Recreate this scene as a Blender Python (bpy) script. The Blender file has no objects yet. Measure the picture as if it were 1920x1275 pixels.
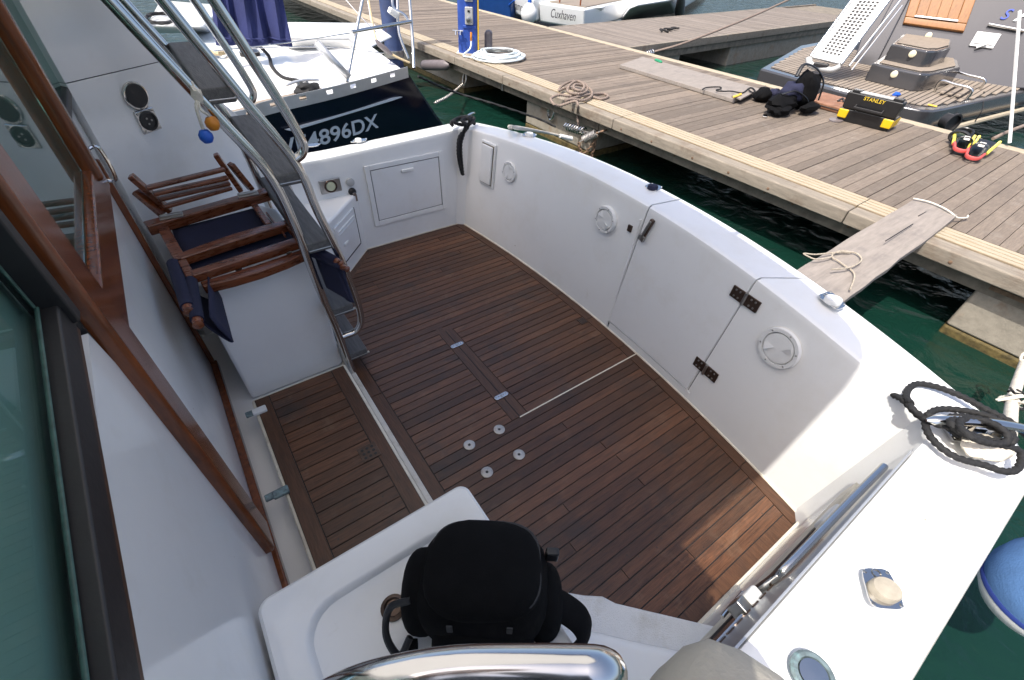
import bpy, bmesh, math, random
from mathutils import Vector, Matrix
random.seed(7)
SC = bpy.context.scene
COL = SC.collection
# ---------------------------------------------------------------- camera
CR = Matrix(((0.81749126, 0.36403651, -0.44630198),
             (-0.57440731, 0.5718521, -0.58569739),
             (0.04200349, 0.73516161, 0.67658932)))
CH, CF = 1.7, 846.43
cd = bpy.data.cameras.new('camera'); cam = bpy.data.objects.new('camera', cd); COL.objects.link(cam)
m4 = CR.to_4x4(); m4.translation = (0, 0, CH); cam.matrix_world = m4
cd.sensor_fit = 'HORIZONTAL'; cd.sensor_width = 36; cd.lens = CF / 1920 * 36
cd.clip_start = .02; cd.clip_end = 400
SC.camera = cam
# ---------------------------------------------------------------- light
L = Vector((.55, .045, -1)).normalized()           # direction sunlight travels
W = bpy.data.worlds.new('World'); SC.world = W; W.use_nodes = True
nt = W.node_tree; bg = nt.nodes['Background']; sky = nt.nodes.new('ShaderNodeTexSky')
sky.sky_type = 'NISHITA'; sky.sun_disc = False
sky.sun_elevation = math.asin(-L.z); sky.sun_rotation = math.atan2(-L.x, -L.y)
sky.air_density = .8; sky.dust_density = 4.0; sky.ozone_density = .6
nt.links.new(sky.outputs[0], bg.inputs[0]); bg.inputs[1].default_value = .15
sd = bpy.data.lights.new('sun', 'SUN'); sd.energy = 2.7; sd.angle = math.radians(.53); sd.color = (1, .95, .87)
so = bpy.data.objects.new('sun', sd); COL.objects.link(so); so.location = (-6, 0, 11)
so.rotation_euler = L.to_track_quat('-Z', 'Y').to_euler()
vs = SC.view_settings; vs.view_transform = 'Standard'; vs.look = 'None'; vs.exposure = .92; vs.gamma = 1; vs.use_curve_mapping = False

# ---------------------------------------------------------------- measuring helpers (photo point -> place on a known plane)
O = Vector((0, 0, CH))
def ray(px, py): return CR @ Vector((px - 960, 637.5 - py, -CF))
def G(px, py, z=0.0):
    d = ray(px, py); return O + d * ((z - CH) / d.z)
def GX(px, py, x):
    d = ray(px, py); return O + d * (x / d.x)
def GY(px, py, y):
    d = ray(px, py); return O + d * (y / d.y)
def GP(px, py, p0, n):
    d = ray(px, py); n = Vector(n); return O + d * ((Vector(p0) - O).dot(n) / d.dot(n))
TH = .0211
def D(u, v, z=0.0):        # pontoon frame: u across, v along
    return Vector((u * math.cos(TH) - v * math.sin(TH), u * math.sin(TH) + v * math.cos(TH), z))

# ---------------------------------------------------------------- materials
MATS = {}
def nodes_of(name):
    m = bpy.data.materials.new(name); m.use_nodes = True; MATS[name] = m
    return m, m.node_tree, m.node_tree.nodes['Principled BSDF']
def setp(b, **k):
    for n, v in k.items():
        n = {'rough': 'Roughness', 'metal': 'Metallic', 'col': 'Base Color', 'trans': 'Transmission Weight', 'ior': 'IOR',
             'coat': 'Coat Weight', 'coatr': 'Coat Roughness', 'alpha': 'Alpha', 'spec': 'Specular IOR Level', 'sheen': 'Sheen Weight'}[n]
        if n == 'Base Color' and len(v) == 3: v = (*v, 1)
        b.inputs[n].default_value = v
def pm(name, col, rough=.5, metal=0, var=.12, scale=8, bump=0, bscale=60, rvar=.0, coat=0, stain=None, samt=.0, sscale=3, rand=0, alpha=1, stretch=None, wear=None, specks=None):
    m, t, b = nodes_of(name); N = t.nodes.new; K = t.links.new
    setp(b, rough=rough, metal=metal, coat=coat, alpha=alpha)
    if coat: setp(b, coatr=.15)
    tc = N('ShaderNodeTexCoord'); src = tc.outputs['Object']
    if stretch:
        mp = N('ShaderNodeMapping'); mp.inputs['Scale'].default_value = stretch; K(src, mp.inputs[0]); src = mp.outputs[0]
    no = N('ShaderNodeTexNoise'); no.inputs['Scale'].default_value = scale; no.inputs['Detail'].default_value = 6; no.inputs['Roughness'].default_value = .62
    no.noise_dimensions = '4D'; K(src, no.inputs['Vector'])
    oi = N('ShaderNodeObjectInfo'); mu = N('ShaderNodeMath'); mu.operation = 'MULTIPLY'; mu.inputs[1].default_value = 37.
    K(oi.outputs['Random'], mu.inputs[0]); K(mu.outputs[0], no.inputs['W'])
    cr = N('ShaderNodeValToRGB'); lo = [max(0, c * (1 - var)) for c in col]; hi = [min(1, c * (1 + var)) for c in col]
    cr.color_ramp.elements[0].position = .3; cr.color_ramp.elements[1].position = .7
    cr.color_ramp.elements[0].color = (*lo, 1); cr.color_ramp.elements[1].color = (*hi, 1)
    K(no.outputs['Fac'], cr.inputs[0]); out = cr.outputs[0]
    if stain:
        n2 = N('ShaderNodeTexNoise'); n2.inputs['Scale'].default_value = sscale; n2.inputs['Detail'].default_value = 8; n2.inputs['Roughness'].default_value = .7
        K(tc.outputs['Object'], n2.inputs['Vector'])
        r2 = N('ShaderNodeValToRGB'); r2.color_ramp.elements[0].position = .52; r2.color_ramp.elements[1].position = .72
        r2.color_ramp.elements[0].color = (0, 0, 0, 1); r2.color_ramp.elements[1].color = (samt, samt, samt, 1)
        K(n2.outputs['Fac'], r2.inputs[0])
        mx = N('ShaderNodeMix'); mx.data_type = 'RGBA'; K(r2.outputs[0], mx.inputs[0]); K(out, mx.inputs[6]); mx.inputs[7].default_value = (*stain, 1); out = mx.outputs[2]
    if wear:      # (colour, amount, scale, lo, hi): worn patches
        n4 = N('ShaderNodeTexNoise'); n4.inputs['Scale'].default_value = wear[2]; n4.inputs['Detail'].default_value = 9; n4.inputs['Roughness'].default_value = .68; n4.inputs['Distortion'].default_value = .5
        m4_ = N('ShaderNodeMapping'); m4_.inputs['Location'].default_value = (3.1, 7.7, 1.3); K(tc.outputs['Object'], m4_.inputs[0]); K(m4_.outputs[0], n4.inputs['Vector'])
        r4 = N('ShaderNodeMapRange'); r4.inputs[1].default_value = wear[3]; r4.inputs[2].default_value = wear[4]; r4.inputs[4].default_value = wear[1]; K(n4.outputs['Fac'], r4.inputs[0])
        x4 = N('ShaderNodeMix'); x4.data_type = 'RGBA'; K(r4.outputs[0], x4.inputs[0]); K(out, x4.inputs[6]); x4.inputs[7].default_value = (*wear[0], 1); out = x4.outputs[2]
    if specks:    # (colour, scale, radius): sparse small marks
        vo = N('ShaderNodeTexVoronoi'); vo.inputs['Scale'].default_value = specks[1]; K(tc.outputs['Object'], vo.inputs['Vector'])
        lt_ = N('ShaderNodeMath'); lt_.operation = 'LESS_THAN'; lt_.inputs[1].default_value = specks[2]; K(vo.outputs['Distance'], lt_.inputs[0])
        sp = N('ShaderNodeSeparateColor'); K(vo.outputs['Color'], sp.inputs[0]); g_ = N('ShaderNodeMath'); g_.operation = 'GREATER_THAN'; g_.inputs[1].default_value = .72; K(sp.outputs[0], g_.inputs[0])
        m5 = N('ShaderNodeMath'); m5.operation = 'MULTIPLY'; K(lt_.outputs[0], m5.inputs[0]); K(g_.outputs[0], m5.inputs[1])
        x5 = N('ShaderNodeMix'); x5.data_type = 'RGBA'; K(m5.outputs[0], x5.inputs[0]); K(out, x5.inputs[6]); x5.inputs[7].default_value = (*specks[0], 1); out = x5.outputs[2]
    if rand:
        hs = N('ShaderNodeHueSaturation'); ma = N('ShaderNodeMapRange'); ma.inputs[3].default_value = 1 - rand; ma.inputs[4].default_value = 1 + rand
        K(oi.outputs['Random'], ma.inputs[0]); K(ma.outputs[0], hs.inputs['Value']); K(out, hs.inputs['Color']); out = hs.outputs[0]
    K(out, b.inputs['Base Color'])
    if rvar:
        mr = N('ShaderNodeMapRange'); mr.inputs[3].default_value = max(0, rough - rvar); mr.inputs[4].default_value = min(1, rough + rvar)
        K(no.outputs['Fac'], mr.inputs[0]); K(mr.outputs[0], b.inputs['Roughness'])
    if bump:
        n3 = N('ShaderNodeTexNoise'); n3.inputs['Scale'].default_value = bscale; n3.inputs['Detail'].default_value = 4; K(src, n3.inputs['Vector'])
        bp = N('ShaderNodeBump'); bp.inputs['Strength'].default_value = bump; bp.inputs['Distance'].default_value = .004
        K(n3.outputs['Fac'], bp.inputs['Height']); K(bp.outputs[0], b.inputs['Normal'])
    return m
gel = pm('gelcoat_white', (.82, .82, .805), .16, var=.02, scale=3, bump=.012, bscale=5, rvar=.05, stain=(.68, .64, .56), samt=.3, sscale=2.3, wear=((.58, .54, .46), .35, 14, .64, .80), specks=((.40, .35, .28), 9, .035))
gel2 = pm('gelcoat_panel', (.79, .79, .785), .13, var=.02, scale=5, rvar=.04, bump=.01, bscale=5, stain=(.64, .60, .52), samt=.3, sscale=3, wear=((.55, .51, .44), .3, 11, .64, .82), specks=((.40, .36, .30), 8, .03))
gasket = pm('cream_seal', (.72, .67, .55), .5, var=.15, scale=20, stain=(.35, .28, .2), samt=.5, sscale=9)
grime_and_shade = pm('grimy_white_and_shade', (.66, .63, .57), .5, var=.15, scale=9, stain=(.32, .25, .16), samt=.7, sscale=7)
nonskid = pm('nonskid_white', (.70, .71, .71), .6, var=.06, scale=10, bump=.5, bscale=260, stain=(.45, .43, .36), samt=.5, sscale=11)
teak = pm('oiled_teak', (.096, .041, .019), .38, var=.5, scale=14, stretch=(.7, 9, 9), bump=.35, bscale=30, rvar=.12, stain=(.036, .027, .023), samt=.9, sscale=3.2, rand=.36, wear=((.17, .105, .065), .55, 9, .56, .74), specks=((.045, .03, .022), 26, .10))
teakm = pm('oiled_teak_margin', (.082, .036, .017), .42, var=.4, scale=14, stretch=(6, .8, 6), bump=.3, bscale=30, rvar=.1, stain=(.05, .03, .022), samt=.6, sscale=5, rand=.15)
caulk = pm('black_caulk', (.012, .011, .011), .6, var=.3)
varn = pm('varnished_teak', (.155, .043, .012), .24, var=.5, scale=11, stretch=(5, 5, .6), rvar=.06, coat=.3, stain=(.05, .014, .006), samt=.6, sscale=9)
varnh = pm('varnished_teak_chair', (.15, .040, .012), .28, var=.5, scale=14, stretch=(1, 6, 6), rvar=.08, coat=.4, rand=.15)
dockw = pm('weathered_deck_board', (.170, .136, .106), .82, var=.24, scale=11, stretch=(.8, 10, 10), bump=.6, bscale=22, stain=(.115, .092, .076), samt=.7, sscale=2.2, rand=.26, wear=((.28, .245, .205), .5, 5, .55, .75), specks=((.07, .055, .045), 14, .07))
dockw2 = pm('weathered_finger_board', (.20, .168, .14), .82, var=.24, scale=11, stretch=(10, .8, 10), bump=.6, bscale=22, stain=(.13, .105, .085), samt=.6, sscale=2, rand=.17, specks=((.12, .09, .07), 9, .06))
strip = pm('pale_larch_strip', (.40, .34, .245), .7, var=.2, scale=9, stretch=(9, .7, 9), bump=.3, bscale=30, stain=(.42, .28, .16), samt=.5, sscale=3)
fascia = pm('bleached_fascia', (.25, .215, .17), .8, var=.25, scale=8, stretch=(6, .8, 5), bump=.5, bscale=30, stain=(.15, .105, .07), samt=.8, sscale=4)
beam = pm('dirty_beam_and_shade', (.20, .17, .13), .85, var=.35, scale=8, bump=.5, bscale=40, stain=(.07, .05, .04), samt=.7, sscale=6)
greyp = pm('bleached_plank', (.26, .228, .20), .8, var=.18, scale=7, stretch=(.8, 7, 7), bump=.6, bscale=26, stain=(.17, .152, .142), samt=.8, sscale=5)
treadm = pm('grey_tread_teak', (.105, .102, .10), .75, var=.3, scale=12, stretch=(8, .9, 8), bump=.5, bscale=40, rand=.1)
conc = pm('float_concrete', (.29, .26, .21), .9, var=.2, scale=14, bump=.6, bscale=60, stain=(.24, .12, .05), samt=.7, sscale=3.2)
algae = pm('weedy_concrete', (.095, .070, .022), .8, var=.6, scale=22, bump=1, bscale=50, stain=(.04, .035, .015), samt=.8, sscale=10)
steel = pm('stainless', (.62, .61, .59), .14, 1, var=.06, scale=9, rvar=.06)
steeld = pm('dull_stainless', (.42, .41, .39), .32, 1, var=.15, scale=12, rvar=.1)
bronze = pm('brown_hinge_steel', (.10, .07, .055), .38, .8, var=.25, scale=30)
galv = pm('galvanised', (.45, .43, .40), .45, .8, var=.25, scale=25, stain=(.25, .10, .04), samt=.6, sscale=14)
rust = pm('rusty_chain', (.22, .14, .09), .7, .4, var=.4, scale=30)
verd = pm('verdigris_bracket', (.16, .21, .22), .6, .3, var=.4, scale=60, stain=(.3, .5, .5), samt=.6, sscale=50)
black = pm('black_plastic', (.012, .012, .013), .38, var=.2, scale=20)
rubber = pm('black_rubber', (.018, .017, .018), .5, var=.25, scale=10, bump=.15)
nylon = pm('black_nylon', (.0035, .0035, .004), .85, var=.3, scale=30, bump=.4, bscale=500); setp(nylon.node_tree.nodes['Principled BSDF'], spec=.15)
navy = pm('navy_canvas', (.013, .015, .042), .88, var=.2, scale=12, bump=.35, bscale=400)
bcanvas = pm('blue_canvas', (.014, .021, .095), .85, var=.25, scale=6, bump=.3, bscale=200)
navyhull = pm('navy_hull', (.004, .006, .016), .12, var=.3, scale=2)
letter = pm('pale_lettering', (.55, .60, .64), .4, var=.05)
dark_letter = pm('dark_lettering', (.03, .03, .035), .5)
yel_letter = pm('yellow_lettering', (.75, .52, .04), .5)
blue_letter = pm('blue_lettering', (.02, .06, .45), .4)
alum = pm('aluminium', (.55, .56, .57), .35, .6, var=.08)
bluep = pm('blue_pedestal_paint', (.035, .085, .36), .35, var=.15, scale=6, stain=(.02, .03, .10), samt=.5, sscale=9)
greypl = pm('grey_plastic', (.42, .42, .41), .45)
yelp = pm('yellow_plastic', (.72, .45, .01), .35, var=.06)
hosem = pm('pale_hose', (.62, .68, .70), .4, var=.06)
ropeb = pm('black_rope', (.013, .013, .014), .8, var=.35, scale=80)
ropeg = pm('greybrown_rope', (.22, .17, .14), .9, var=.25, scale=60)
ropet = pm('tan_rope', (.45, .36, .22), .9, var=.25, scale=60)
ropew = pm('white_rope', (.62, .58, .50), .85, var=.2, scale=70)
ropefl = pm('fleck_rope', (.38, .33, .26), .85, var=.45, scale=130)
fouled = pm('fouled_white_line', (.66, .60, .50), .8, var=.2, scale=20, bump=.8, bscale=70)
bluef = pm('blue_fender_cover', (.085, .19, .40), .8, var=.22, scale=9, bump=.4, bscale=160)
bluet = pm('blue_trim', (.02, .04, .20), .6)
whitepl = pm('white_plastic', (.74, .74, .72), .35, var=.05, stain=(.6, .57, .5), samt=.3)
orangep = pm('orange_float', (.55, .20, .015), .4); bluepl = pm('blue_float', (.015, .10, .50), .35)
greyh = pm('grey_metallic_hull', (.08, .079, .084), .2, .35, var=.05, scale=2, coat=.5)
slat = pm('platform_teak', (.26, .215, .17), .75, var=.2, scale=9, stretch=(.8, 8, 8), rand=.12)
oak = pm('golden_oak', (.27, .11, .024), .35, var=.25, scale=8, stretch=(6, 6, .8), rand=.12, coat=.3)
leather = pm('tan_leather', (.24, .115, .065), .6, var=.25, scale=9, bump=.4, bscale=120, stain=(.5, .28, .2), samt=.5, sscale=6)
finb = pm('black_fin_rubber', (.015, .016, .018), .35); finy = pm('yellow_fin', (.78, .66, .10), .4); finr = pm('red_strap', (.66, .10, .09), .45); finw = pm('white_fin', (.75, .72, .66), .4)
khaki = pm('beige_cotton', (.42, .39, .33), .9, var=.1, scale=14, bump=.4, bscale=120)
shirt = pm('grey_shirt', (.22, .23, .25), .9, var=.1, scale=10, bump=.3, bscale=150)
skin = pm('skin', (.50, .29, .20), .5, var=.08, scale=12); hair = pm('dark_hair', (.03, .02, .014), .6, var=.3, scale=60)
pilem = pm('painted_pile', (.05, .075, .17), .5, var=.25, scale=7, stain=(.08, .045, .03), samt=.9, sscale=3)
greyf = pm('grey_fender', (.14, .12, .125), .5, var=.15, scale=10)
interior = pm('cabin_interior', (.05, .075, .07), .7, var=.4, scale=2.5)
curtain = pm('pale_curtain', (.13, .21, .19), .8, var=.15, scale=4)
lens = pm('lamp_lens', (.50, .52, .36), .2)
def glass(name, col, tint):
    m, t, b = nodes_of(name); setp(b, col=col, rough=.02, trans=1, ior=1.45)
    return m
glassm = glass('tinted_glass', (.55, .80, .74), .5)
wm, wt, wb = nodes_of('harbour_water')
setp(wb, col=(.005, .027, .019), rough=.03, ior=1.33, alpha=.93)
n1 = wt.nodes.new('ShaderNodeTexNoise'); n1.inputs['Scale'].default_value = 3.6; n1.inputs['Detail'].default_value = 6; n1.inputs['Distortion'].default_value = .6
bp = wt.nodes.new('ShaderNodeBump'); bp.inputs['Strength'].default_value = .8; bp.inputs['Distance'].default_value = .07
tcw = wt.nodes.new('ShaderNodeTexCoord'); wt.links.new(tcw.outputs['Object'], n1.inputs['Vector']); wt.links.new(n1.outputs['Fac'], bp.inputs['Height']); wt.links.new(bp.outputs[0], wb.inputs['Normal'])
fill_sheet_mat = pm('fill_light_sheet', (.80, .79, .76), .9, var=.05, scale=6, bump=.3, bscale=300)  # lets sun through the added overhang to brighten the cockpit
_t = fill_sheet_mat.node_tree; _tl = _t.nodes.new('ShaderNodeBsdfTranslucent'); _tl.inputs[0].default_value = (.82, .80, .76, 1); _mx = _t.nodes.new('ShaderNodeMixShader'); _mx.inputs[0].default_value = .52
_t.links.new(_t.nodes['Principled BSDF'].outputs[0], _mx.inputs[1]); _t.links.new(_tl.outputs[0], _mx.inputs[2]); _t.links.new(_mx.outputs[0], _t.nodes['Material Output'].inputs[0])
seabed = pm('seabed_green', (.008, .03, .022), .9)

# ---------------------------------------------------------------- mesh helpers
def frame_of(d, up=Vector((0, 0, 1))):
    d = d.normalized(); s = d.cross(up)
    if s.length < 1e-4: s = d.cross(Vector((1, 0, 0)))
    s.normalize(); return s, s.cross(d)
def spline(pts, n=8, closed=False):
    P = [Vector(p) for p in pts]; out = []; k = len(P)
    if k == 2: return [P[0].lerp(P[1], i / n) for i in range(n + 1)]
    for i in range(k if closed else k - 1):
        p0 = P[(i - 1) % k] if closed or i > 0 else P[0] * 2 - P[1]
        p1, p2 = P[i], P[(i + 1) % k]
        p3 = P[(i + 2) % k] if closed or i + 2 < k else P[-1] * 2 - P[-2]
        for j in range(n):
            t = j / n; out.append(.5 * (2 * p1 + (p2 - p0) * t + (2 * p0 - 5 * p1 + 4 * p2 - p3) * t * t + (3 * p1 - p0 - 3 * p2 + p3) * t ** 3))
    if not closed: out.append(P[-1])
    return out
def resample(pts, step):
    out = [pts[0]]; acc = 0.
    for a, b in zip(pts[:-1], pts[1:]):
        l = (b - a).length
        if l < 1e-9: continue
        t = step - acc
        while t <= l: out.append(a.lerp(b, t / l)); t += step
        acc = (acc + l) % step if step else 0
        acc = l - (t - step)
    if (out[-1] - pts[-1]).length > step * .3: out.append(pts[-1])
    return out
class MB:
    def __init__(s): s.v = []; s.f = []
    def add(s, vs, fs):
        o = len(s.v); s.v += [Vector(v) for v in vs]; s.f += [tuple(i + o for i in f) for f in fs]; return s
    def box(s, c, sz, rot=None):
        c = Vector(c); hx, hy, hz = [q / 2 for q in sz]
        vs = [Vector((x, y, z)) for z in (-hz, hz) for y in (-hy, hy) for x in (-hx, hx)]
        if rot is not None: vs = [rot @ v for v in vs]
        return s.add([c + v for v in vs], [(0, 2, 3, 1), (4, 5, 7, 6), (0, 1, 5, 4), (2, 6, 7, 3), (0, 4, 6, 2), (1, 3, 7, 5)])
    def bar(s, a, b, w, h, up=Vector((0, 0, 1))):
        a, b = Vector(a), Vector(b); d = b - a; x, y = frame_of(d, up)
        vs = [p + x * sx * w / 2 + y * sy * h / 2 for p in (a, b) for sy in (-1, 1) for sx in (-1, 1)]
        return s.add(vs, [(0, 2, 3, 1), (4, 5, 7, 6), (0, 1, 5, 4), (2, 6, 7, 3), (0, 4, 6, 2), (1, 3, 7, 5)])
    def hexa(s, b4, t4):   # bottom quad, top quad (same order)
        return s.add(list(b4) + list(t4), [(3, 2, 1, 0), (4, 5, 6, 7), (0, 1, 5, 4), (1, 2, 6, 5), (2, 3, 7, 6), (3, 0, 4, 7)])
    def prism(s, poly, z0, z1):
        n = len(poly); vs = [Vector((p[0], p[1], z0)) for p in poly] + [Vector((p[0], p[1], z1)) for p in poly]
        return s.add(vs, [tuple(range(n - 1, -1, -1)), tuple(range(n, 2 * n))] + [(i, (i + 1) % n, n + (i + 1) % n, n + i) for i in range(n)])
    def slabpts(s, pts, off):  # planar polygon extruded by vector
        n = len(pts); pts = [Vector(p) for p in pts]; off = Vector(off)
        return s.add(pts + [p + off for p in pts], [tuple(range(n - 1, -1, -1)), tuple(range(n, 2 * n))] + [(i, (i + 1) % n, n + (i + 1) % n, n + i) for i in range(n)])
    def tube(s, path, r, n=10, closed=False, lobes=0, pitch=1., cap=True, squash=1.):
        P = [Vector(p) for p in path]; k = len(P); rings = []; dist = 0; up = None
        for i in range(k):
            if closed: d = P[(i + 1) % k] - P[i - 1]
            else: d = P[min(i + 1, k - 1)] - P[max(i - 1, 0)]
            if d.length < 1e-9: d = Vector((1, 0, 0))
            d.normalize()
            if up is None: x, y = frame_of(d)
            else:
                x = (up - d * up.dot(d)); x = x.normalized() if x.length > 1e-6 else frame_of(d)[0]; y = x.cross(d)
            up = x
            if i: dist += (P[i] - P[i - 1]).length
            rr = r[i] if isinstance(r, (list, tuple)) else r
            ring = []
            for j in range(n):
                a = 2 * math.pi * j / n; q = rr
                if lobes: q = rr * (.86 + .14 * math.cos(lobes * (a - dist / pitch)))
                ring.append(P[i] + x * math.cos(a) * q + y * math.sin(a) * q * squash)
            rings.append(ring)
        vs = [v for rg in rings for v in rg]; fs = []
        for i in range(k if closed else k - 1):
            a, b = i * n, ((i + 1) % k) * n
            fs += [(a + j, b + j, b + (j + 1) % n, a + (j + 1) % n) for j in range(n)]
        if not closed and cap: fs += [tuple(range(n)), tuple(range((k - 1) * n + n - 1, (k - 1) * n - 1, -1))]
        return s.add(vs, fs)
    def lathe(s, prof, M=None, n=24):   # profile (radius, height) about local z
        M = M or Matrix(); vs = []; fs = []; k = len(prof)
        for r, h in prof:
            for j in range(n):
                a = 2 * math.pi * j / n; vs.append(M @ Vector((r * math.cos(a), r * math.sin(a), h)))
        for i in range(k - 1): fs += [(i * n + j, i * n + (j + 1) % n, (i + 1) * n + (j + 1) % n, (i + 1) * n + j) for j in range(n)]
        fs += [tuple(range(n - 1, -1, -1)), tuple(range((k - 1) * n, k * n))]
        return s.add(vs, fs)
    def build(s, name, mat, parent=None, bev=0, seg=2, smooth=True, sub=0, M=None):
        me = bpy.data.meshes.new(name); me.from_pydata([tuple(v) for v in s.v], [], s.f); me.update()
        bm = bmesh.new(); bm.from_mesh(me); bmesh.ops.recalc_face_normals(bm, faces=bm.faces[:])
        if smooth:
            for f in bm.faces: f.smooth = True
            for e in bm.edges:
                if len(e.link_faces) == 2 and e.calc_face_angle(0) > .65: e.smooth = False
        bm.to_mesh(me); bm.free()
        o = bpy.data.objects.new(name, me); COL.objects.link(o); me.materials.append(mat)
        if M is not None: o.matrix_world = M
        if parent: o.parent = parent
        if bev:
            b = o.modifiers.new('bevel', 'BEVEL'); b.width = bev; b.segments = seg; b.limit_method = 'ANGLE'; b.angle_limit = .6
            w = o.modifiers.new('wn', 'WEIGHTED_NORMAL')
        if sub:
            u = o.modifiers.new('sub', 'SUBSURF'); u.levels = sub; u.render_levels = sub
        return o
def tag(o, label, cat, group=None):
    o['label'] = label; o['category'] = cat
    if group: o['group'] = group
    return o
def thing(name, label, cat, loc=(0, 0, 0), group=None):
    o = bpy.data.objects.new(name, None); COL.objects.link(o); o.empty_display_size = .1
    return tag(o, label, cat, group)
def struct(o): o['kind'] = 'structure'; return o
def part(name, mb, mat, parent, **k): return mb.build(name, mat, parent, **k)
def rope(path, r, n=8, sm=8, step=None, closed=False):
    n = 12 if step is None else n
    p = spline(path, sm, closed); p = resample(p, step or r * .45)
    return MB().tube(p, r, n, closed, lobes=3, pitch=r * .85)
def frame_m(o, nrm, up=Vector((0, 0, 1))):   # local x right, y up, z out
    z = Vector(nrm).normalized(); x = Vector(up).cross(z).normalized(); y = z.cross(x)
    M = Matrix((x, y, z)).transposed().to_4x4(); M.translation = o; return M
def text_mesh(name, body, size, M, mat, parent, ext=.002, shear=0, bold=0):
    cu = bpy.data.curves.new(name, 'FONT'); cu.body = body; cu.size = size; cu.extrude = ext; cu.shear = shear; cu.offset = bold; cu.align_x = 'LEFT'
    o = bpy.data.objects.new(name + '_tmp', cu); COL.objects.link(o); dg = bpy.context.evaluated_depsgraph_get()
    me = bpy.data.meshes.new_from_object(o.evaluated_get(dg)); bpy.data.objects.remove(o)
    q = bpy.data.objects.new(name, me); COL.objects.link(q); me.materials.clear(); me.materials.append(mat); q.matrix_world = M
    if parent: q.parent = parent
    return q
def chain(path, ln, r, mat, name, label, cat='chain', parent=None, group=None):
    P = resample(spline(path, 10), ln * .72); mb = MB()
    for i in range(len(P) - 1):
        d = (P[i + 1] - P[i]).normalized(); x, y = frame_of(d); s = x if i % 2 else y; c = (P[i] + P[i + 1]) / 2; pts = []
        for j in range(12):
            a = 2 * math.pi * j / 12; pts.append(c + d * math.cos(a) * ln * .5 + s * math.sin(a) * ln * .3)
        mb.tube(pts, r, 6, closed=True)
    o = mb.build(name, mat, parent)
    return tag(o, label, cat, group) if not parent else o
# ================================================================ the water and the sea bed
WZ = -.45
o = MB().add([(-60, -60, WZ), (120, -60, WZ), (120, 120, WZ), (-60, 120, WZ)], [(0, 1, 2, 3)]).build('water', wm); struct(o)
o = MB().add([(-60, -60, -2.6), (120, -60, -2.6), (120, 120, -2.6), (-60, 120, -2.6)], [(0, 1, 2, 3)]).build('seabed', seabed); struct(o)

# ================================================================ the motor boat
BOAT = thing('motor_boat', 'white motor boat with teak cockpit, open stern gate and flybridge ladder', 'boat')
def Xt(y): return 1.655 - .0643 * (y - 1.55) ** 2
def Xo(y): return 1.945 - .072 * (y - 1.36) ** 2
def zt(y): return .752 - .042 * (y - 1.5) ** 2
# bulwark profile levels: (far Y, near Y, x kind, x offset, z offset from top / absolute)
LV = [(2.775, -.022, 0, 0, None), (2.797, -.083, 0, .064, -.03), (2.803, -.089, 0, .070, -.010), (2.818, -.104, 0, .086, 0),
      (2.968, -.283, 1, -.032, -.001), (2.990, -.306, 1, -.010, -.012), (3.0, -.317, 1, 0, -.042), (2.93, -.25, 1, -.05, -.65)]
def lev(k, kind, s, zb=0., ins=0.):
    yf, yn, xk, xo, zo = LV[k]
    if kind == 't':
        y = yf + s * (yn - yf); x = (Xo(y) if xk else Xt(y)) + xo; top = zt(y)
    else:
        y = yf if kind == 'f' else yn; xc = (Xo(y) if xk else Xt(y)) + xo; x = xc - s; top = zt(y) - .012 * min(1, s / .9) + (.012 * min(1, s) if kind == 'n' else -.02 * min(1, s))
    z = zb if zo is None else (top + zo if zo > -.5 else -.62)
    return Vector((x + ins * (1 if k < 3 else -1 if k > 4 else 0), y, z - (ins if 1 < k < 6 else 0)))
def wnrm(o):
    w = o.modifiers.new('wn', 'WEIGHTED_NORMAL'); w.keep_sharp = True; return o
def sweep(stations, zb=0., ins=0.):
    mb = MB(); n = len(LV); vs = [lev(k, kd, s, zb, ins) for kd, s in stations for k in range(n)]; fs = []
    for i in range(len(stations) - 1):
        for k in range(n - 1): fs.append((i * n + k, i * n + k + 1, (i + 1) * n + k + 1, (i + 1) * n + k))
    fs += [tuple(range(n)), tuple(range((len(stations) - 1) * n, len(stations) * n))]
    return mb.add(vs, fs)
def t_of(y): return (2.79 - y) / (2.79 + .055)
YD0, YD1 = 1.252, .648          # gate edges
ft = lambda a, b, n: [('t', a + (b - a) * i / n) for i in range(n + 1)]
far_st = [('f', s) for s in (2.4, 1.6, 1.0, .6, .3, .12, .045)] + [('t', .016), ('t', .04)] + ft(.07, t_of(YD0) - .0022, 14)
wnrm(part('far_bulwark', sweep(far_st), gel, BOAT))
near_st = ft(t_of(YD1) + .0018, .955, 10) + [('t', .985), ('n', .05), ('n', .12), ('n', .3), ('n', .7), ('n', 1.2), ('n', 2.2)]
wnrm(part('near_bulwark', sweep(near_st), gel, BOAT))
# gate
gate = wnrm(part('transom_gate', sweep(ft(t_of(YD0) + .0008, t_of(YD1) - .0008, 12), zb=.055), gel2, BOAT))
for ta_, tb_ in ((t_of(YD0) - .0021, t_of(YD0) + .0007), (t_of(YD1) - .0007, t_of(YD1) + .0017)): sweep([('t', ta_), ('t', tb_)], .02, .007).build('gate_gap_shade', rubber, gate)  # dark strips stand for the shade inside the gate gaps
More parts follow.
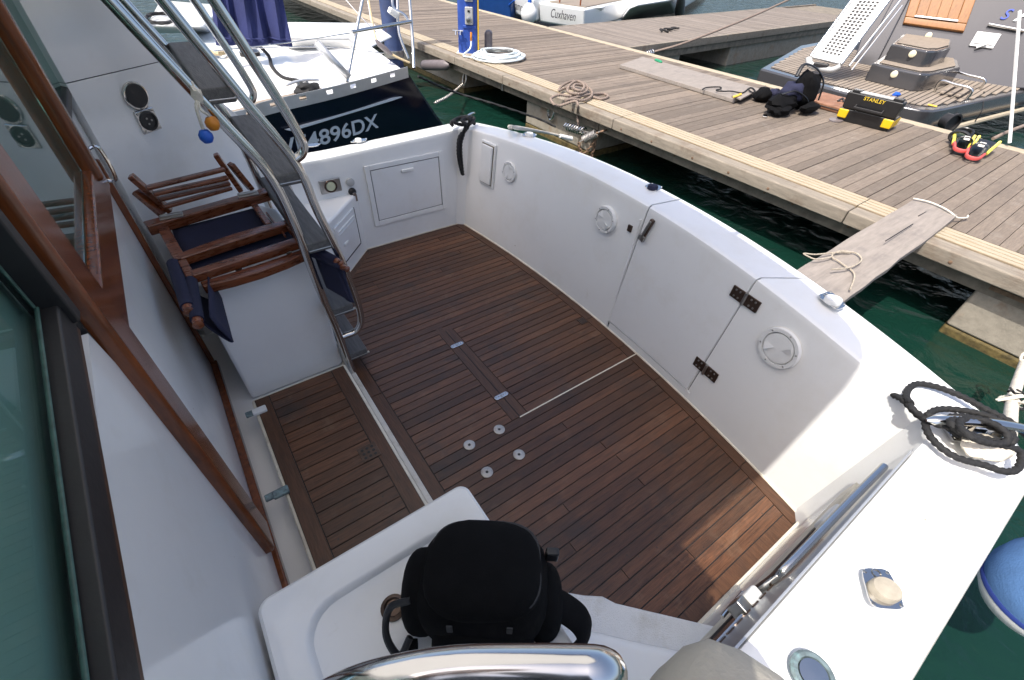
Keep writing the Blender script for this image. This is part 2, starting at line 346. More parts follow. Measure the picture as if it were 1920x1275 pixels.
# sill under the gate and white joint strip
mb = MB(); ys = [YD0 - (YD0 - YD1) * i / 10 for i in range(11)]
for i in range(10):
    a, b = ys[i], ys[i + 1]
    mb.hexa([(Xt(a) - .002, a, -.02), (Xt(b) - .002, b, -.02), (Xo(b) - .02, b, -.02), (Xo(a) - .02, a, -.02)], [(Xt(a) + .001, a, .048), (Xt(b) + .001, b, .048), (Xo(b) - .02, b, .048), (Xo(a) - .02, a, .048)])
part('gate_sill', mb, gel, BOAT)
def inner(y, z): return Vector((Xt(y) + .064 * z / (zt(y) - .03), y, z))
def inn(y):      # inner face normal pointing into the cockpit
    t = Vector((-2 * .0643 * (y - 1.55), 1, 0)).normalized(); u = Vector((.064, 0, .70)).normalized()
    n = t.cross(u); return n if n.x < 0 else -n
def GT(px, py):
    y = 1.2; z = .4
    for _ in range(30):
        p = GX(px, py, Xt(y) + .064 * z / (zt(y) - .03)); y, z = p.y, p.z
    return p
mb = MB(); e = [inner(YD0 + .012, .05 + .62 * i / 6) + inn(YD0) * .003 for i in range(7)]
mb.tube(e, .006, 6); part('gate_seal', mb, gel, gate)
# hinges and latch on the gate
for (p1, p2, cx) in (((1384, 545), (1411, 573), (1398, 560)), ((1311, 680), (1337, 706), (1324, 692))):
    c = GT(*cx); M = frame_m(c + inn(c.y) * .004, inn(c.y))
    h = MB().box((0, 0, 0), (.135, .052, .007)).build('gate_hinge', bronze, gate, bev=.002, M=M)
    q = MB().tube([Vector((0, -.028, .005)), Vector((0, .028, .005))], .007, 10)
    for sx in (-.048, -.028, .028, .048):
        for sy in (-.014, .014): q.lathe([(.005, .003), (.004, .0055)], Matrix.Translation((sx, sy, 0)), 8)
    q.build('hinge_knuckle', steeld, h)
c = GT(1216, 431); M = frame_m(c + inn(c.y) * .012, inn(c.y)) @ Matrix.Rotation(math.radians(-14), 4, 'Z')
lt = MB().box((0, 0, 0), (.022, .125, .018)).build('gate_latch', bronze, gate, bev=.004, M=M)
MB().box((.0, -.045, .004), (.036, .03, .016)).box((0, .0, .010), (.012, .11, .008)).build('latch_lever', steeld, lt, bev=.003)
c = GT(1182, 428); MB().box((0, 0, .004), (.026, .034, .012)).build('latch_keeper', bronze, BOAT, bev=.003, M=frame_m(c, inn(c.y)))
# round deck plates
def deck_plate(px, py, r, pro, spin):
    c = GT(px, py); n = inn(c.y); M = frame_m(c + n * .001, n)
    o = MB().lathe([(r, 0), (r, pro * .5), (r * .96, pro), (r * .79, pro), (r * .775, pro * .25), (r * .735, pro * .25), (r * .72, pro * .9), (.001, pro * .95)], None, 40).build('deck_plate', whitepl, BOAT, M=M)
    mb = MB()
    for s in (0, math.pi):
        a = spin + s; d = Vector((math.cos(a), math.sin(a), 0)); t = Vector((-d.y, d.x, 0))
        mb.add([d * r * .18 + Vector((0, 0, pro * 1.05)), d * r * .62 + t * r * .22 + Vector((0, 0, pro * 1.55)), d * r * .66 + Vector((0, 0, pro * 1.2)), d * r * .62 - t * r * .22 + Vector((0, 0, pro * 1.02)), d * r * .4 + Vector((0, 0, pro * .5))], [(0, 1, 2), (0, 2, 3), (0, 3, 4), (1, 4, 2), (2, 4, 3), (0, 4, 1)])
    mb.build('finger_grip', whitepl, o)
    MB().lathe([(r * 1.015, -.001), (r * 1.015, .0012)], None, 40).build('plate_edge_shade', grime_and_shade, o); MB().lathe([(r * .78, pro * .2), (r * .73, pro * .27)], None, 40).build('plate_groove_shade', beam, o)  # darker rings put soft contact shade into the plate's edge and groove
    mb = MB()
    for k in range(6):
        a = k * math.pi / 3 + .3; mb.lathe([(.0045, pro * .9), (.003, pro + .0015)], Matrix.Translation((r * .87 * math.cos(a), r * .87 * math.sin(a), 0)), 8)
    mb.build('plate_screw', steeld, o)
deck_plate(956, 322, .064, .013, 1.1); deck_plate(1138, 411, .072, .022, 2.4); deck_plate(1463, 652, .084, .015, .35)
# rectangular cover on the stern wall
c = GT(916, 308); n = inn(c.y); M = frame_m(c + n * .006, n)
o = MB().box((0, 0, 0), (.145, .285, .016)).build('access_cover', whitepl, BOAT, bev=.006, M=M)
MB().box((0, 0, .0078), (.118, .258, .002)).build('cover_gap_shade', beam, o)  # dark sheet painted in for the shade round the lid
MB().box((0, 0, .014), (.105, .245, .014)).build('cover_lid', whitepl, o, bev=.006, seg=3)
# locker hatch and fittings on the far bulwark
FN = Vector((0, -1, .033)).normalized(); FP = Vector((0, 2.785, .32))
def far(px, py): return GP(px, py, FP, FN)
q = [far(679, 314), far(828, 280), far(837, 388), far(705, 424)]; c = sum(q, Vector()) / 4
ax = ((q[1] - q[0]) + (q[2] - q[3])).normalized(); wd = ((q[1] - q[0]).length + (q[2] - q[3]).length) / 2; ht = ((q[3] - q[0]).length + (q[2] - q[1]).length) / 2
M = frame_m(c + FN * .004, FN)
fr = MB()
for sx in (-1, 1): fr.box((sx * (wd / 2 - .016), 0, .004), (.032, ht, .012))
for sy in (-1, 1): fr.box((0, sy * (ht / 2 - .016), .0035), (wd - .064, .032, .011))
lk = fr.build('locker_frame', gel, BOAT, bev=.003, M=M)
MB().box((0, 0, .003), (wd - .074, ht - .074, .008)).build('locker_door', gel2, lk, bev=.002)
MB().box((.005, ht / 2 - .075, .014), (.088, .022, .016)).build('locker_pull', whitepl, lk, bev=.005, seg=3)
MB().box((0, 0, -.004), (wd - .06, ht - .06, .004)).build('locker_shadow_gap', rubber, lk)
c = far(619, 348); M = frame_m(c + FN * .006, FN)
o = MB().box((0, 0, 0), (.125, .082, .014)).build('courtesy_light', steeld, BOAT, bev=.004, M=M)
MB().lathe([(.028, .004), (.026, .012), (.001, .015)], None, 20).build('light_lens', lens, o)
MB().tube([Vector((.034 * math.cos(a), .034 * math.sin(a), .008)) for a in [k * math.pi / 10 for k in range(20)]], .005, 6, closed=True).build('light_bezel', bronze, o)
c = far(656, 341); o = MB().lathe([(.026, 0), (.026, .012), (.020, .016), (.001, .017)], None, 20).build('switch_cover', greypl, BOAT, M=frame_m(c, FN))
c = far(660, 359); o = MB().lathe([(.024, 0), (.024, .014), (.018, .022), (.001, .023)], None, 20).build('ignition_lock', black, BOAT, M=frame_m(c, FN))
MB().box((.012, -.034, .025), (.012, .045, .004)).box((.004, -.008, .03), (.02, .02, .004)).build('key', steel, o, bev=.001)

# ---- flush rod holders and pop-up cleats on the caps
def cap_fit(px, py, z, L_, W_, lid, ang, nm='rod_holder'):
    c = G(px, py, z); M = Matrix.Translation(c + Vector((0, 0, .001))) @ Matrix.Rotation(ang, 4, 'Z'); n = 20; poly = []
    for j in range(28):
        a = 2 * math.pi * j / 28; ca, sa = math.cos(a), math.sin(a)
        k = (abs(ca) ** 1.25 + abs(sa) ** 1.25) ** (-1 / 1.25); poly.append((k * ca * L_ / 2, k * sa * W_ / 2))
    o = MB().prism(poly, 0, .004).build(nm, steel, BOAT, bev=.001, M=M)
    if lid: MB().lathe([(.034, .004), (.034, .013), (.030, .018), (.001, .021)], Matrix.Scale(1.25, 4, (1, 0, 0)), 28).build('holder_lid', lid, o)
    MB().tube([Vector((-L_ * .33 + .012 * math.cos(a), .012 * math.sin(a), .008)) for a in [k * math.pi / 6 for k in range(12)]], .0028, 6, closed=True).lathe([(.005, .003), (.004, .006)], Matrix.Translation((L_ * .38, 0, 0)), 8).build('lid_ring', steel, o)
    return o
def plate_fit(quad, z, lidpx, lidm, r=.026, nm='rod_holder'):
    q = [G(x, y, z + .001) for x, y in quad]; c = sum(q, Vector()) / 4; poly = []
    for i in range(4):
        p0, p1, p2 = q[i - 1], q[i], q[(i + 1) % 4]
        for t in (0, .25, .5, .75, 1): a_, b_ = p1.lerp(p0, .28 * (1 - t)), p1.lerp(p2, .28 * t); poly.append((a_.lerp(b_, t)))
    o = MB().slabpts(poly, (0, 0, .004)).build(nm, steel, BOAT, bev=.001)
    lc = G(*lidpx, z + .012)
    if lidm: MB().lathe([(r, -.008), (r, .004), (r * .9, .010), (.001, .013)], Matrix.Translation(lc) @ Matrix.Rotation(-.7, 4, 'Z') @ Matrix.Scale(1.2, 4, (1, 0, 0)), 28).build('holder_lid', lidm, o)
    e = (q[0] + q[1]) / 2 * .72 + c * .28; MB().tube([e + Vector((.009 * math.cos(t), .009 * math.sin(t), .005)) for t in [k * math.pi / 6 for k in range(12)]], .0022, 6, closed=True).build('lid_ring', steel, o)
    for k in range(4): MB().lathe([(.0045, .004), (.003, .006)], Matrix.Translation(q[k] * .8 + c * .2), 8).build('plate_screw', steeld, o)
plate_fit([(1612, 1065), (1665, 1068), (1698, 1145), (1632, 1140)], .660, (1660, 1106), pm('yellowed_cap', (.38, .34, .27), .5, var=.2, scale=40), .026)
plate_fit([(1530, 555), (1556, 546), (1588, 574), (1568, 583)], .713, (1562, 563), whitepl, .026)
plate_fit([(1206, 350), (1222, 344), (1244, 352), (1230, 360)], .750, (1224, 351), navy, .022)
plate_fit([(977, 254), (988, 247), (1008, 253), (1000, 260)], .722, (993, 252), whitepl, .020)
plate_fit([(655, 268), (668, 262), (690, 260), (684, 266)], .648, (672, 263), whitepl, .018)
cap_fit(586, 273, .646, .11, .06, None, math.radians(0), 'deck_filler')

# ---- cockpit sole, planks as single boards
sole = MB().prism([(.31, -.02), (.31, 2.2), (.6, 2.56), (.81, 2.775)] + [(Xt(2.77 - i * 2.79 / 24) + .002, 2.77 - i * 2.79 / 24) for i in range(25)], -.05, -.004).build('cockpit_sole', caulk, BOAT, smooth=False)
PIT = .0445; GAP = .0042
def fwd_x(y): return .372 if y < 2.27 else .372 + (y - 2.27) * (.44 / .50)
def plank(x0a, x0b, x1a, x1b, y0, y1, mat=teak, z=0., par=None, nm='plank', zz=.0):
    return MB().hexa([(x0a, y0, z - .006), (x1a, y0, z - .006), (x1b, y1, z - .006), (x0b, y1, z - .006)], [(x0a, y0, z + zz), (x1a, y0, z + zz), (x1b, y1, z + zz), (x0b, y1, z + zz)]).build(nm, mat, par or sole, smooth=False)
y = .036; k = 0
while y < 2.70:
    y0, y1 = y + GAP / 2, y + PIT - GAP / 2; segs = []
    a0, a1 = max(.372, fwd_x(y0)), max(.372, fwd_x(y1)); b0, b1 = Xt(y0) - .062, Xt(y1) - .062
    cuts = []
    if 1.016 < y0 and y1 < 1.735: cuts = [('board', .802, .893)]
    elif y0 < 1.016 or y0 > 1.76:
        r = random.random()
        if r < .35:
            xx = .55 + .9 * random.random()
            if xx < b0 - .2 and xx > a0 + .2: cuts = [('butt', xx - .0015, xx + .0015)]
    zz = random.uniform(-.0006, .0006)
    if cuts:
        plank(a0, a1, cuts[0][1], cuts[0][1], y0, y1, zz=zz); plank(cuts[0][2], cuts[0][2], b0, b1, y0, y1, zz=zz + random.uniform(-.0004, .0004))
    else: plank(a0, a1, b0, b1, y0, y1, zz=zz)
    y += PIT; k += 1
plank(.372, .372, Xt(0) - .062, Xt(.03) - .062, -.012, .034, teakm)       # near margin board
# margin boards: forward, chamfer, far, aft curve
for ya, yb in ((-.01, .75), (.754, 1.5), (1.504, 2.26)): plank(.315, .315, .368, .368, ya, yb, teakm)
def quadboard(p, mat=teakm, nm='plank'):
    return MB().hexa([(a, b, -.006) for a, b in p], [(a, b, .0005) for a, b in p]).build(nm, mat, sole, smooth=False)
quadboard([(.315, 2.264), (.368, 2.264), (.805, 2.722), (.79, 2.765)])
quadboard([(.80, 2.706), (Xt(2.7) - .066, 2.706), (Xt(2.766) - .062, 2.766), (.808, 2.766)])
ya = 2.766
for i in range(10):
    yb = ya - .2776; g = .0015; a, b = ya - g, yb + g
    quadboard([(Xt(a) - .058, a), (Xt(b) - .058, b), (Xt(b) - .006, b), (Xt(a) - .006, a)]); ya = yb
plank(.805, .805, .845, .845, 1.018, 1.775, teakm); plank(.850, .850, .890, .890, 1.018, 1.737, teakm)
# pale seal lines round the floor hatch and along the stern
MB().box((1.245, 1.0135, .0008), (.80, .006, .004)).build('hatch_seal', gasket, sole); MB().box((.8475, 1.376, -.001), (.0035, .72, .003)).build('hatch_seal', caulk, sole)
MB().tube([Vector((Xt(2.76 - i * 2.77 / 30) - .002, 2.76 - i * 2.77 / 30, .002)) for i in range(31)], .005, 6).build('stern_seal', gasket, sole)
MB().tube([(.80, 2.772, .002), (1.2, 2.774, .002), (1.56, 2.770, .002)], .004, 6).tube([(.36, 2.315, .002), (.805, 2.772, .002)], .004, 6).build('side_seal', gasket, sole)
MB().box((.95, -.019, .004), (1.15, .014, .016)).build('near_edge_seal', gasket, sole, bev=.003)
for hx, hy in ((.8435, 1.5974), (.8435, 1.1669)):
    poly = [(hx + (.026 if math.cos(a) > 0 else -.026) + .012 * math.cos(a), hy + .013 * math.sin(a)) for a in [2 * math.pi * j / 24 for j in range(24)]]
    h = MB().prism(poly, .0012, .005).build('floor_hinge', steel, sole, bev=.001)
    mb = MB().box((hx, hy, .0055), (.012, .016, .003))
    for s in (-.028, -.014, .014, .028): mb.lathe([(.0042, 0), (.003, .002)], Matrix.Translation((hx + s, hy + .003, .005)), 8)
    mb.build('hinge_screw', steeld, h)
def socket(px, py, z, par, r=.026):
    c = G(px, py, z); o = MB().lathe([(r, .001), (r, .004), (r * .85, .006), (r * .25, .005), (r * .22, .002), (.0005, .002)], Matrix.Translation(c), 28).build('table_socket', galv, par)
    MB().lathe([(r * .22, .0022), (.0005, .0028)], Matrix.Translation(c), 12).build('socket_hole', black, o)
for p in ((880, 835), (936, 806), (973, 853), (913, 886)): socket(*p, 0, sole)
def grate(px, py, z, par, s=.055):
    c = G(px, py, z); o = MB().box(c + Vector((0, 0, .001)), (s, s, .004)).build('drain_grate', bronze, par, bev=.001)
    mb = MB()
    for i in range(3):
        for j in range(3): mb.lathe([(s * .09, 0), (s * .08, .0006)], Matrix.Translation(c + Vector(((i - 1) * s * .27, (j - 1) * s * .27, .003))), 8)
    mb.build('grate_hole', black, o)
grate(1092, 602, 0, sole, .05)
# ---- hinged teak step by the cabin door
SZ = .10
sA, sB, sC, sD = G(472, 752, SZ), G(645, 684, SZ), G(588, 1046, SZ), G(786, 928, SZ)
x0, x1 = (sA.x + sC.x) / 2, (sB.x + sD.x) / 2; y1 = (sA.y + sB.y) / 2; y0 = .62
step = MB().box(((x0 + x1) / 2, (y0 + y1) / 2, SZ - .022), (x1 - x0 + .02, y1 - y0 + .02, .036)).build('cabin_step', gasket, BOAT, bev=.01, seg=3)
MB().box(((x0 + x1) / 2, (y0 + y1) / 2, SZ - .0035), (x1 - x0 - .006, y1 - y0 - .006, .004)).build('step_caulk', caulk, step)
for xa in (x0 + .005, x1 - .061): MB().box((xa + .028, (y0 + y1) / 2, SZ), (.056, y1 - y0 - .012, .004)).build('plank', teakm, step, smooth=False)
yy = y1 - .006
while yy > y0 + .05:
    MB().box(((x0 + x1) / 2, yy - .0255, SZ + random.uniform(-.0003, .0004)), (x1 - x0 - .130, .047, .004)).build('plank', teak, step, smooth=False); yy -= .0515
grate(692, 848, SZ + .002, step, .075)
MB().box(((x0 + x1) / 2, (y0 + y1) / 2, .03), (x1 - x0 - .06, y1 - y0 - .03, .055)).build('step_base', gel2, step)
for py_, in ((772,), (925,)):
    c = G(488 if py_ < 800 else 528, py_, SZ); b = MB().box(c + Vector((0, 0, .008)), (.055, .034, .016)).build('step_hinge', whitepl if py_ < 800 else verd, step, bev=.004)
    MB().box(c + Vector((-.035, .005, .006)), (.04, .028, .012)).build('hinge_arm', verd, b, bev=.003)
# white coaming between step and cockpit sole
MB().box((.298, 1.30, -.01), (.026, 1.62, .05)).build('coaming_strip', grime_and_shade, BOAT, bev=.006)
MB().box((-.02, 1.2, -.04), (.68, 2.4, .06)).build('footwell_base', gel, BOAT)

# ---- cabinet under the folded chairs, far locker and ledge
cab = MB().prism([(-.155, 1.794), (.285, 1.794), (.285, 2.30), (.10, 2.56), (-.155, 2.42)], -.01, .64).build('corner_cabinet', gel2, BOAT, bev=.02, seg=3)
LPt = Vector((.818, 2.787, 0)); LN = Vector((.477, -.458, 0)).normalized(); LD = Vector((.458, .477, 0)).normalized()
lk2 = MB().prism([(.818, 2.787), (.355, 2.305), (.29, 2.30), (.29, 2.82), (.818, 2.82)], -.01, .405).build('side_locker', gel, BOAT, bev=.015, seg=3)
c = LPt - LD * .235 + LN * .004 + Vector((0, 0, .225)); M = frame_m(c, LN)
MB().box((0, 0, 0), (.27, .25, .010)).build('locker_door', gel2, lk2, bev=.003, M=M)
mb = MB()
for i in range(2): mb.box((0, .085 - i * .022, .007), (.22, .008, .008))
mb.build('louver', gel, lk2, bev=.002, M=M)
MB().box((-.05, -.02, .008), (.05, .016, .014)).build('locker_pull', whitepl, lk2, bev=.004, M=M)
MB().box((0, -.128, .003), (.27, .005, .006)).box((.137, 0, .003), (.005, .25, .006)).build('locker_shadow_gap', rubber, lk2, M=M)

# ---- wing panel with sockets
WP = Vector((-.238, 2.39, 0)); WD = Vector((.315, .24, 0)).normalized(); WN = Vector((.24, -.315, 0)).normalized()
def wing(px, py): return GP(px, py, WP, WN)
def wpt(x, z): s = (x + .238) / WD.x; return WP + WD * s + Vector((0, 0, z))
seamz = 1.2155
lo = [wpt(-.25, .0), wpt(.60, .0), wpt(.575, .60), wpt(.30, .93), wpt(.10, seamz - .0015), wpt(-.25, seamz - .0015)]
wp = MB().slabpts(lo, -WN * .05).build('wing_panel', gel2, BOAT, bev=.002)
MB().slabpts([wpt(-.25, seamz + .0015), wpt(.10, seamz + .0015), wpt(-.33, 1.98), wpt(-.40, 1.98)] if False else [wpt(-.25, seamz + .0015), wpt(.098, seamz + .0015), wpt(-.12, 1.6), wpt(-.25, 1.9)], -WN * .05).build('upper_wing_panel', gel2, wp, bev=.002)
MB().slabpts([wpt(-.24, seamz - .003), wpt(.095, seamz - .003), wpt(.095, seamz + .003), wpt(-.24, seamz + .003)], -WN * .02 ).build('panel_joint', rubber, wp).location = WN * -.006
c = wing(252, 179); M = frame_m(c, WN)
o = MB().lathe([(.050, 0), (.052, .006), (.050, .011), (.044, .012)], None, 32).build('socket_cap', steel, wp, M=M)
MB().lathe([(.0445, .0125), (.043, .015), (.001, .0152)], None, 28).build('cap_face', rubber, o)
c2 = wing(276, 226); M2 = frame_m(c2, WN)
o = MB().box((0, 0, .004), (.088, .088, .010)).build('shore_socket', steel, wp, bev=.006, M=M2)
MB().lathe([(.038, .009), (.037, .014), (.030, .015), (.029, .0095), (.001, .0095)], None, 28).build('socket_well', rubber, o)
mb = MB()
for sx in (-1, 1):
    for sy in (-1, 1): MB().lathe([(.006, .009), (.004, .0115)], Matrix.Translation((sx * .034, sy * .034, 0)), 8).build('socket_screw', steeld, o)
for k in range(3): MB().lathe([(.004, .0095), (.004, .012)], Matrix.Translation((.012 * math.cos(k * 2.1), .012 * math.sin(k * 2.1), 0)), 8).build('socket_pin', steeld, o)
MB().box((0, .052, .006), (.05, .012, .010)).box((0, .060, .008), (.034, .012, .008)).build('socket_hinge', steeld, o, bev=.002)

# ---- cabin bulkhead with door, post, windows
BX = -.255
def B(px, py): return GX(px, py, BX)
bulk = MB().box((BX - .05, .25, .66), (.04, 1.60, 1.34)).build('cabin_bulkhead', gel2, BOAT, bev=.003)     # lower near panel, top at the window sill
nearp = MB().slabpts([B(165, 625), B(500, 985) , Vector((BX, 1.10, -.02)), Vector((BX, -.2, -.02)), Vector((BX, -.2, 1.10)), B(236, 1275)], (-.03, 0, 0)).build('bulkhead_panel', gel2, bulk)
# post
post = MB().box((BX + .004, .995, 1.04), (.05, .125, 1.82)).build('door_post', varn, BOAT, bev=.014, seg=3)
MB().box((BX - .012, .926, 1.04), (.02, .008, 1.82)).build('post_shadow', rubber, post)  # black strip painted as the shadow along the post
MB().box((BX + .008, .985, .118), (.03, .05, .03)).build('post_foot', bronze, post, bev=.006)
MB().box((BX - .012, .892, 1.58), (.03, .06, .76)).build('window_mullion', rubber, post)
# doorway: lower white leaf, teak frame, upper glass
door = MB().box((BX - .02, 1.575, .48), (.02, 1.04, .98)).build('cabin_door', gel2, BOAT, bev=.004)
MB().box((BX - .0, 2.105, .515), (.022, .022, 1.05)).build('door_trim', varn, door, bev=.005)
MB().box((BX - .004, 1.545, 1.035), (.028, .97, .115)).build('door_rail', varn, door, bev=.006)
MB().box((BX + .004, 1.88, 1.50), (.045, .055, .90)).build('door_stile', varn, door, bev=.016, seg=3)
MB().box((BX - .018, 1.45, 1.52), (.008, .78, .84)).build('door_glass', glassm, door)
MB().box((BX - .018, 2.17, 1.52), (.008, .52, .66)).build('door_glass', glassm, door)
for c_, s_ in (((BX - .01, 2.44, 1.5), (.03, .026, .78)), ((BX - .01, 2.17, 1.19), (.03, .50, .03)), ((BX - .011, 1.078, 1.52), (.028, .022, .86))): MB().box(c_, s_).build('glass_seal', rubber, door, bev=.005)
MB().box((BX - .03, 2.25, .55), (.02, .34, 1.28)).build('bulkhead_panel', gel, bulk)
MB().box((BX + .004, 1.41, .02), (.03, 1.40, .05)).build('threshold', varn, BOAT, bev=.006)
mb = MB().tube(spline([(BX + .004, 2.02, 1.10), (BX + .035, 2.02, 1.10), (BX + .035, 2.02, 1.0), (BX + .004, 2.02, .995)], 8), .006, 8); mb.box((BX + .004, 2.02, 1.05), (.008, .03, .15)); mb.build('door_handle', steel, door)
# near window: black rubber frame and green glass
wfar = [B(4, 489), B(116, 604), B(206, 1280)]
win = MB()
f0, f1, f2 = Vector((BX + .004, .835, 1.95)), Vector((BX + .004, .835, 1.232)), Vector((BX + .004, -.25, 1.02))
win.bar(f0, f1 + Vector((0, 0, -.02)), .05, .03, Vector((0, 1, 0))); win.bar(f1 + Vector((0, .02, 0)), f2, .03, .05)
wo = win.build('side_window', rubber, BOAT, bev=.004, seg=2)
MB().slabpts([f0 + Vector((-.012, 0, 0)), f1 + Vector((-.012, 0, 0)), f2 + Vector((-.012, 0, 0)), Vector((BX - .008, -.25, 1.95))], (-.006, 0, 0)).build('window_glass', glassm, wo)
MB().bar(f0 + Vector((-.006, -.027, 0)), f1 + Vector((-.006, -.027, .03)), .004, .006, Vector((0, 1, 0))).bar(f1 + Vector((-.006, -.02, .0265)), f2 + Vector((-.006, 0, .0265)), .006, .004).build('window_bead', pm('green_bead', (.035, .085, .07), .5, var=.5, scale=60), wo, bev=.002)
MB().bar(f1 + Vector((-.006, .03, -.045)), f2 + Vector((-.006, .0, -.045)), .02, .035).build('window_sill', teakm, wo, bev=.003)
# cabin inside, seen through the glass
MB().box((-1.35, 1.3, .2), (2.0, 3.2, .06)).build('cabin_floor', interior, BOAT)
MB().box((-.78, .25, .80), (.80, .9, .12)).build('helm_seat', pm('teal_glass_fill', (.22, .42, .37), .8, var=.15, scale=6), BOAT, bev=.04, seg=3)  # unseen cushion tinted pale teal to brighten the window glass
MB().box((-2.3, 1.3, 1.0), (.06, 3.2, 1.7)).box((-1.3, -.35, 1.0), (2.0, .05, 1.7)).box((-1.3, 2.72, 1.0), (2.0, .05, 1.86)).build('cabin_lining', curtain, BOAT)
MB().box((BX - .03, 1.30, 2.12), (.05, 2.75, .36)).build('cabin_header', gel2, BOAT, bev=.004)
# unseen overhang: outline shaped to its shadow, translucent sheet added for soft fill light
FBX = lambda y: 1.0125 - .105 * (y - 1.40) ** 2
poly = [(-2.3, .10), (.72, .10)] + [(.72 + .20 * math.sin(a), .10 + .17 * (1 - math.cos(a))) for a in [i * math.pi / 16 for i in range(1, 8)]]
poly = [(-.30, .09), (.61, .09), (.71, .11), (.775, .15), (.83, .225), (.87, .315)] + [(FBX(v), v) for v in (.45, .6, .8, 1., 1.2, 1.4, 1.6, 1.8, 2.0, 2.2, 2.4)] + [(.86, 2.58), (.80, 2.68), (.68, 2.715)]
poly += [(-.30, 2.715)]
aw = [Vector((x, y, 2.34)) for x, y in poly]
fb = MB().add(aw, [tuple(range(len(aw)))]).build('added_overhang_sheet', fill_sheet_mat, BOAT, smooth=False)
MB().tube(aw, .012, 8, closed=True).build('overhang_hem', whitepl, fb)
MB().box((-1.30, 1.40, 2.34), (2.0, 2.65, .08)).build('cabin_roof', gel, BOAT, bev=.02)
pth = [Vector((FBX(v) + .125, v, 2.37)) for v in [.80 + i * .09 for i in range(18)]]
rl = MB().tube(pth, .045, 10)
for i in (0, 6, 12, 17): rl.tube([pth[i], Vector((pth[i].x - .16, pth[i].y, 2.35))], .014, 8)
rl.build('shadow_band_tube', bcanvas, fb)  # unseen tube, added to throw a shadow band on the stern cap

# ---- flybridge ladder
LAD = thing('x', 'x', 'x'); LAD.name = 'flybridge_ladder'; LAD.parent = BOAT
for kk in ('label', 'category'): del LAD[kk]
for yv in (1.70, 2.42):
    MB().tube(spline([(-.40, yv, 2.34), (-.17, yv, 1.86), (-.01, yv, 1.522), (.13, yv, 1.228), (.215, yv, 1.04), (.245, yv, .84), (.262, yv, .55), (.285, yv, .30), (.30, yv, .0)], 6), .0165, 12).build('front_tube', steel, LAD)
    MB().tube(spline([(-.26, yv, 2.34), (-.04, yv, 1.86), (.102, yv, 1.519), (.21, yv, 1.28), (.31, yv, 1.055), (.338, yv, .87), (.38, yv, .634), (.405, yv, .36), (.375, yv, .26), (.30, yv, .25)], 6), .0155, 12).build('rear_tube', steel, LAD)
    MB().tube(spline([(-.10, yv, 2.34), (.09, yv, 1.86), (.219, yv, 1.517), (.31, yv, 1.26), (.338, yv, 1.17), (.349, yv, 1.118), (.338, yv, 1.088), (.312, yv, 1.072)], 6), .0155, 12).build('hand_rail', steel, LAD)
for i, (zz, xa, xb) in enumerate(((2.15, -.30, -.22), (1.87, -.165, -.09), (1.59, -.02, .055), (1.31, .112, .185), (1.03, .232, .306), (.75, .262, .345), (.415, .286, .37), (.13, .30, .385))):
    t = MB().box(((xa + xb) / 2 + .003, 2.06, zz - .02), (xb - xa + .014, .73, .044)).build('tread', treadm, LAD, bev=.006, seg=2)
    mb = MB()
    for yv in (1.70, 2.42):
        mb.tube([(xa - .012, yv, zz - .03), (xb + .018, yv, zz - .03)], .006, 8)
    mb.build('tread_bolt', steeld, t)

# ---- near side: tray unit, steps, wall furniture
TZ = .52
a, b_, c_, d_ = G(488, 1105, TZ), G(862, 903, TZ), G(900, 990, TZ), G(530, 1275, TZ)
tx0, tx1, ty1, ty0 = -.243, .318, .606, .02
tr = bmesh.new()
def rr(x0, y0, x1, y1, r, z, n=6):
    pts = []
    for cx, cy, a0 in ((x1 - r, y1 - r, 0), (x0 + r, y1 - r, math.pi / 2), (x0 + r, y0 + r, math.pi), (x1 - r, y0 + r, 1.5 * math.pi)):
        for i in range(n + 1):
            t = a0 + i * math.pi / 2 / n; pts.append(Vector((cx + r * math.cos(t), cy + r * math.sin(t), z)))
    return pts
def loops(mb, Ls):
    n = len(Ls[0]); vs = [v for l in Ls for v in l]; fs = []
    for i in range(len(Ls) - 1): fs += [(i * n + j, i * n + (j + 1) % n, (i + 1) * n + (j + 1) % n, (i + 1) * n + j) for j in range(n)]
    fs.append(tuple(range((len(Ls) - 1) * n, len(Ls) * n))); return mb.add(vs, fs)
mb = MB()
loops(mb, [rr(tx0 + .01, ty0, tx1 - .01, ty1 - .012, .026, -.01), rr(tx0 + .01, ty0, tx1 - .01, ty1 - .012, .026, TZ - .045), rr(tx0, ty0 - .01, tx1, ty1, .030, TZ - .035), rr(tx0, ty0 - .01, tx1, ty1, .030, TZ - .008), rr(tx0 + .008, ty0 - .002, tx1 - .008, ty1 - .008, .025, TZ),
           rr(tx0 + .068, ty0 + .05, tx1 - .072, ty1 - .078, .085, TZ), rr(tx0 + .076, ty0 + .058, tx1 - .08, ty1 - .086, .08, TZ - .006), rr(tx0 + .082, ty0 + .064, tx1 - .086, ty1 - .092, .075, TZ - .020), rr(tx0 + .12, ty0 + .10, tx1 - .13, ty1 - .13, .05, TZ - .034), rr(tx0 + .2, ty0 + .2, tx1 - .2, ty1 - .2, .03, TZ - .037)])
tray = part('sink_unit', mb, gel, BOAT)
c = G(738, 1140, TZ - .036); MB().lathe([(.030, 0), (.030, .005), (.022, .007), (.018, .003), (.0005, .002)], Matrix.Translation(c), 24).build('drain', bronze, tray)
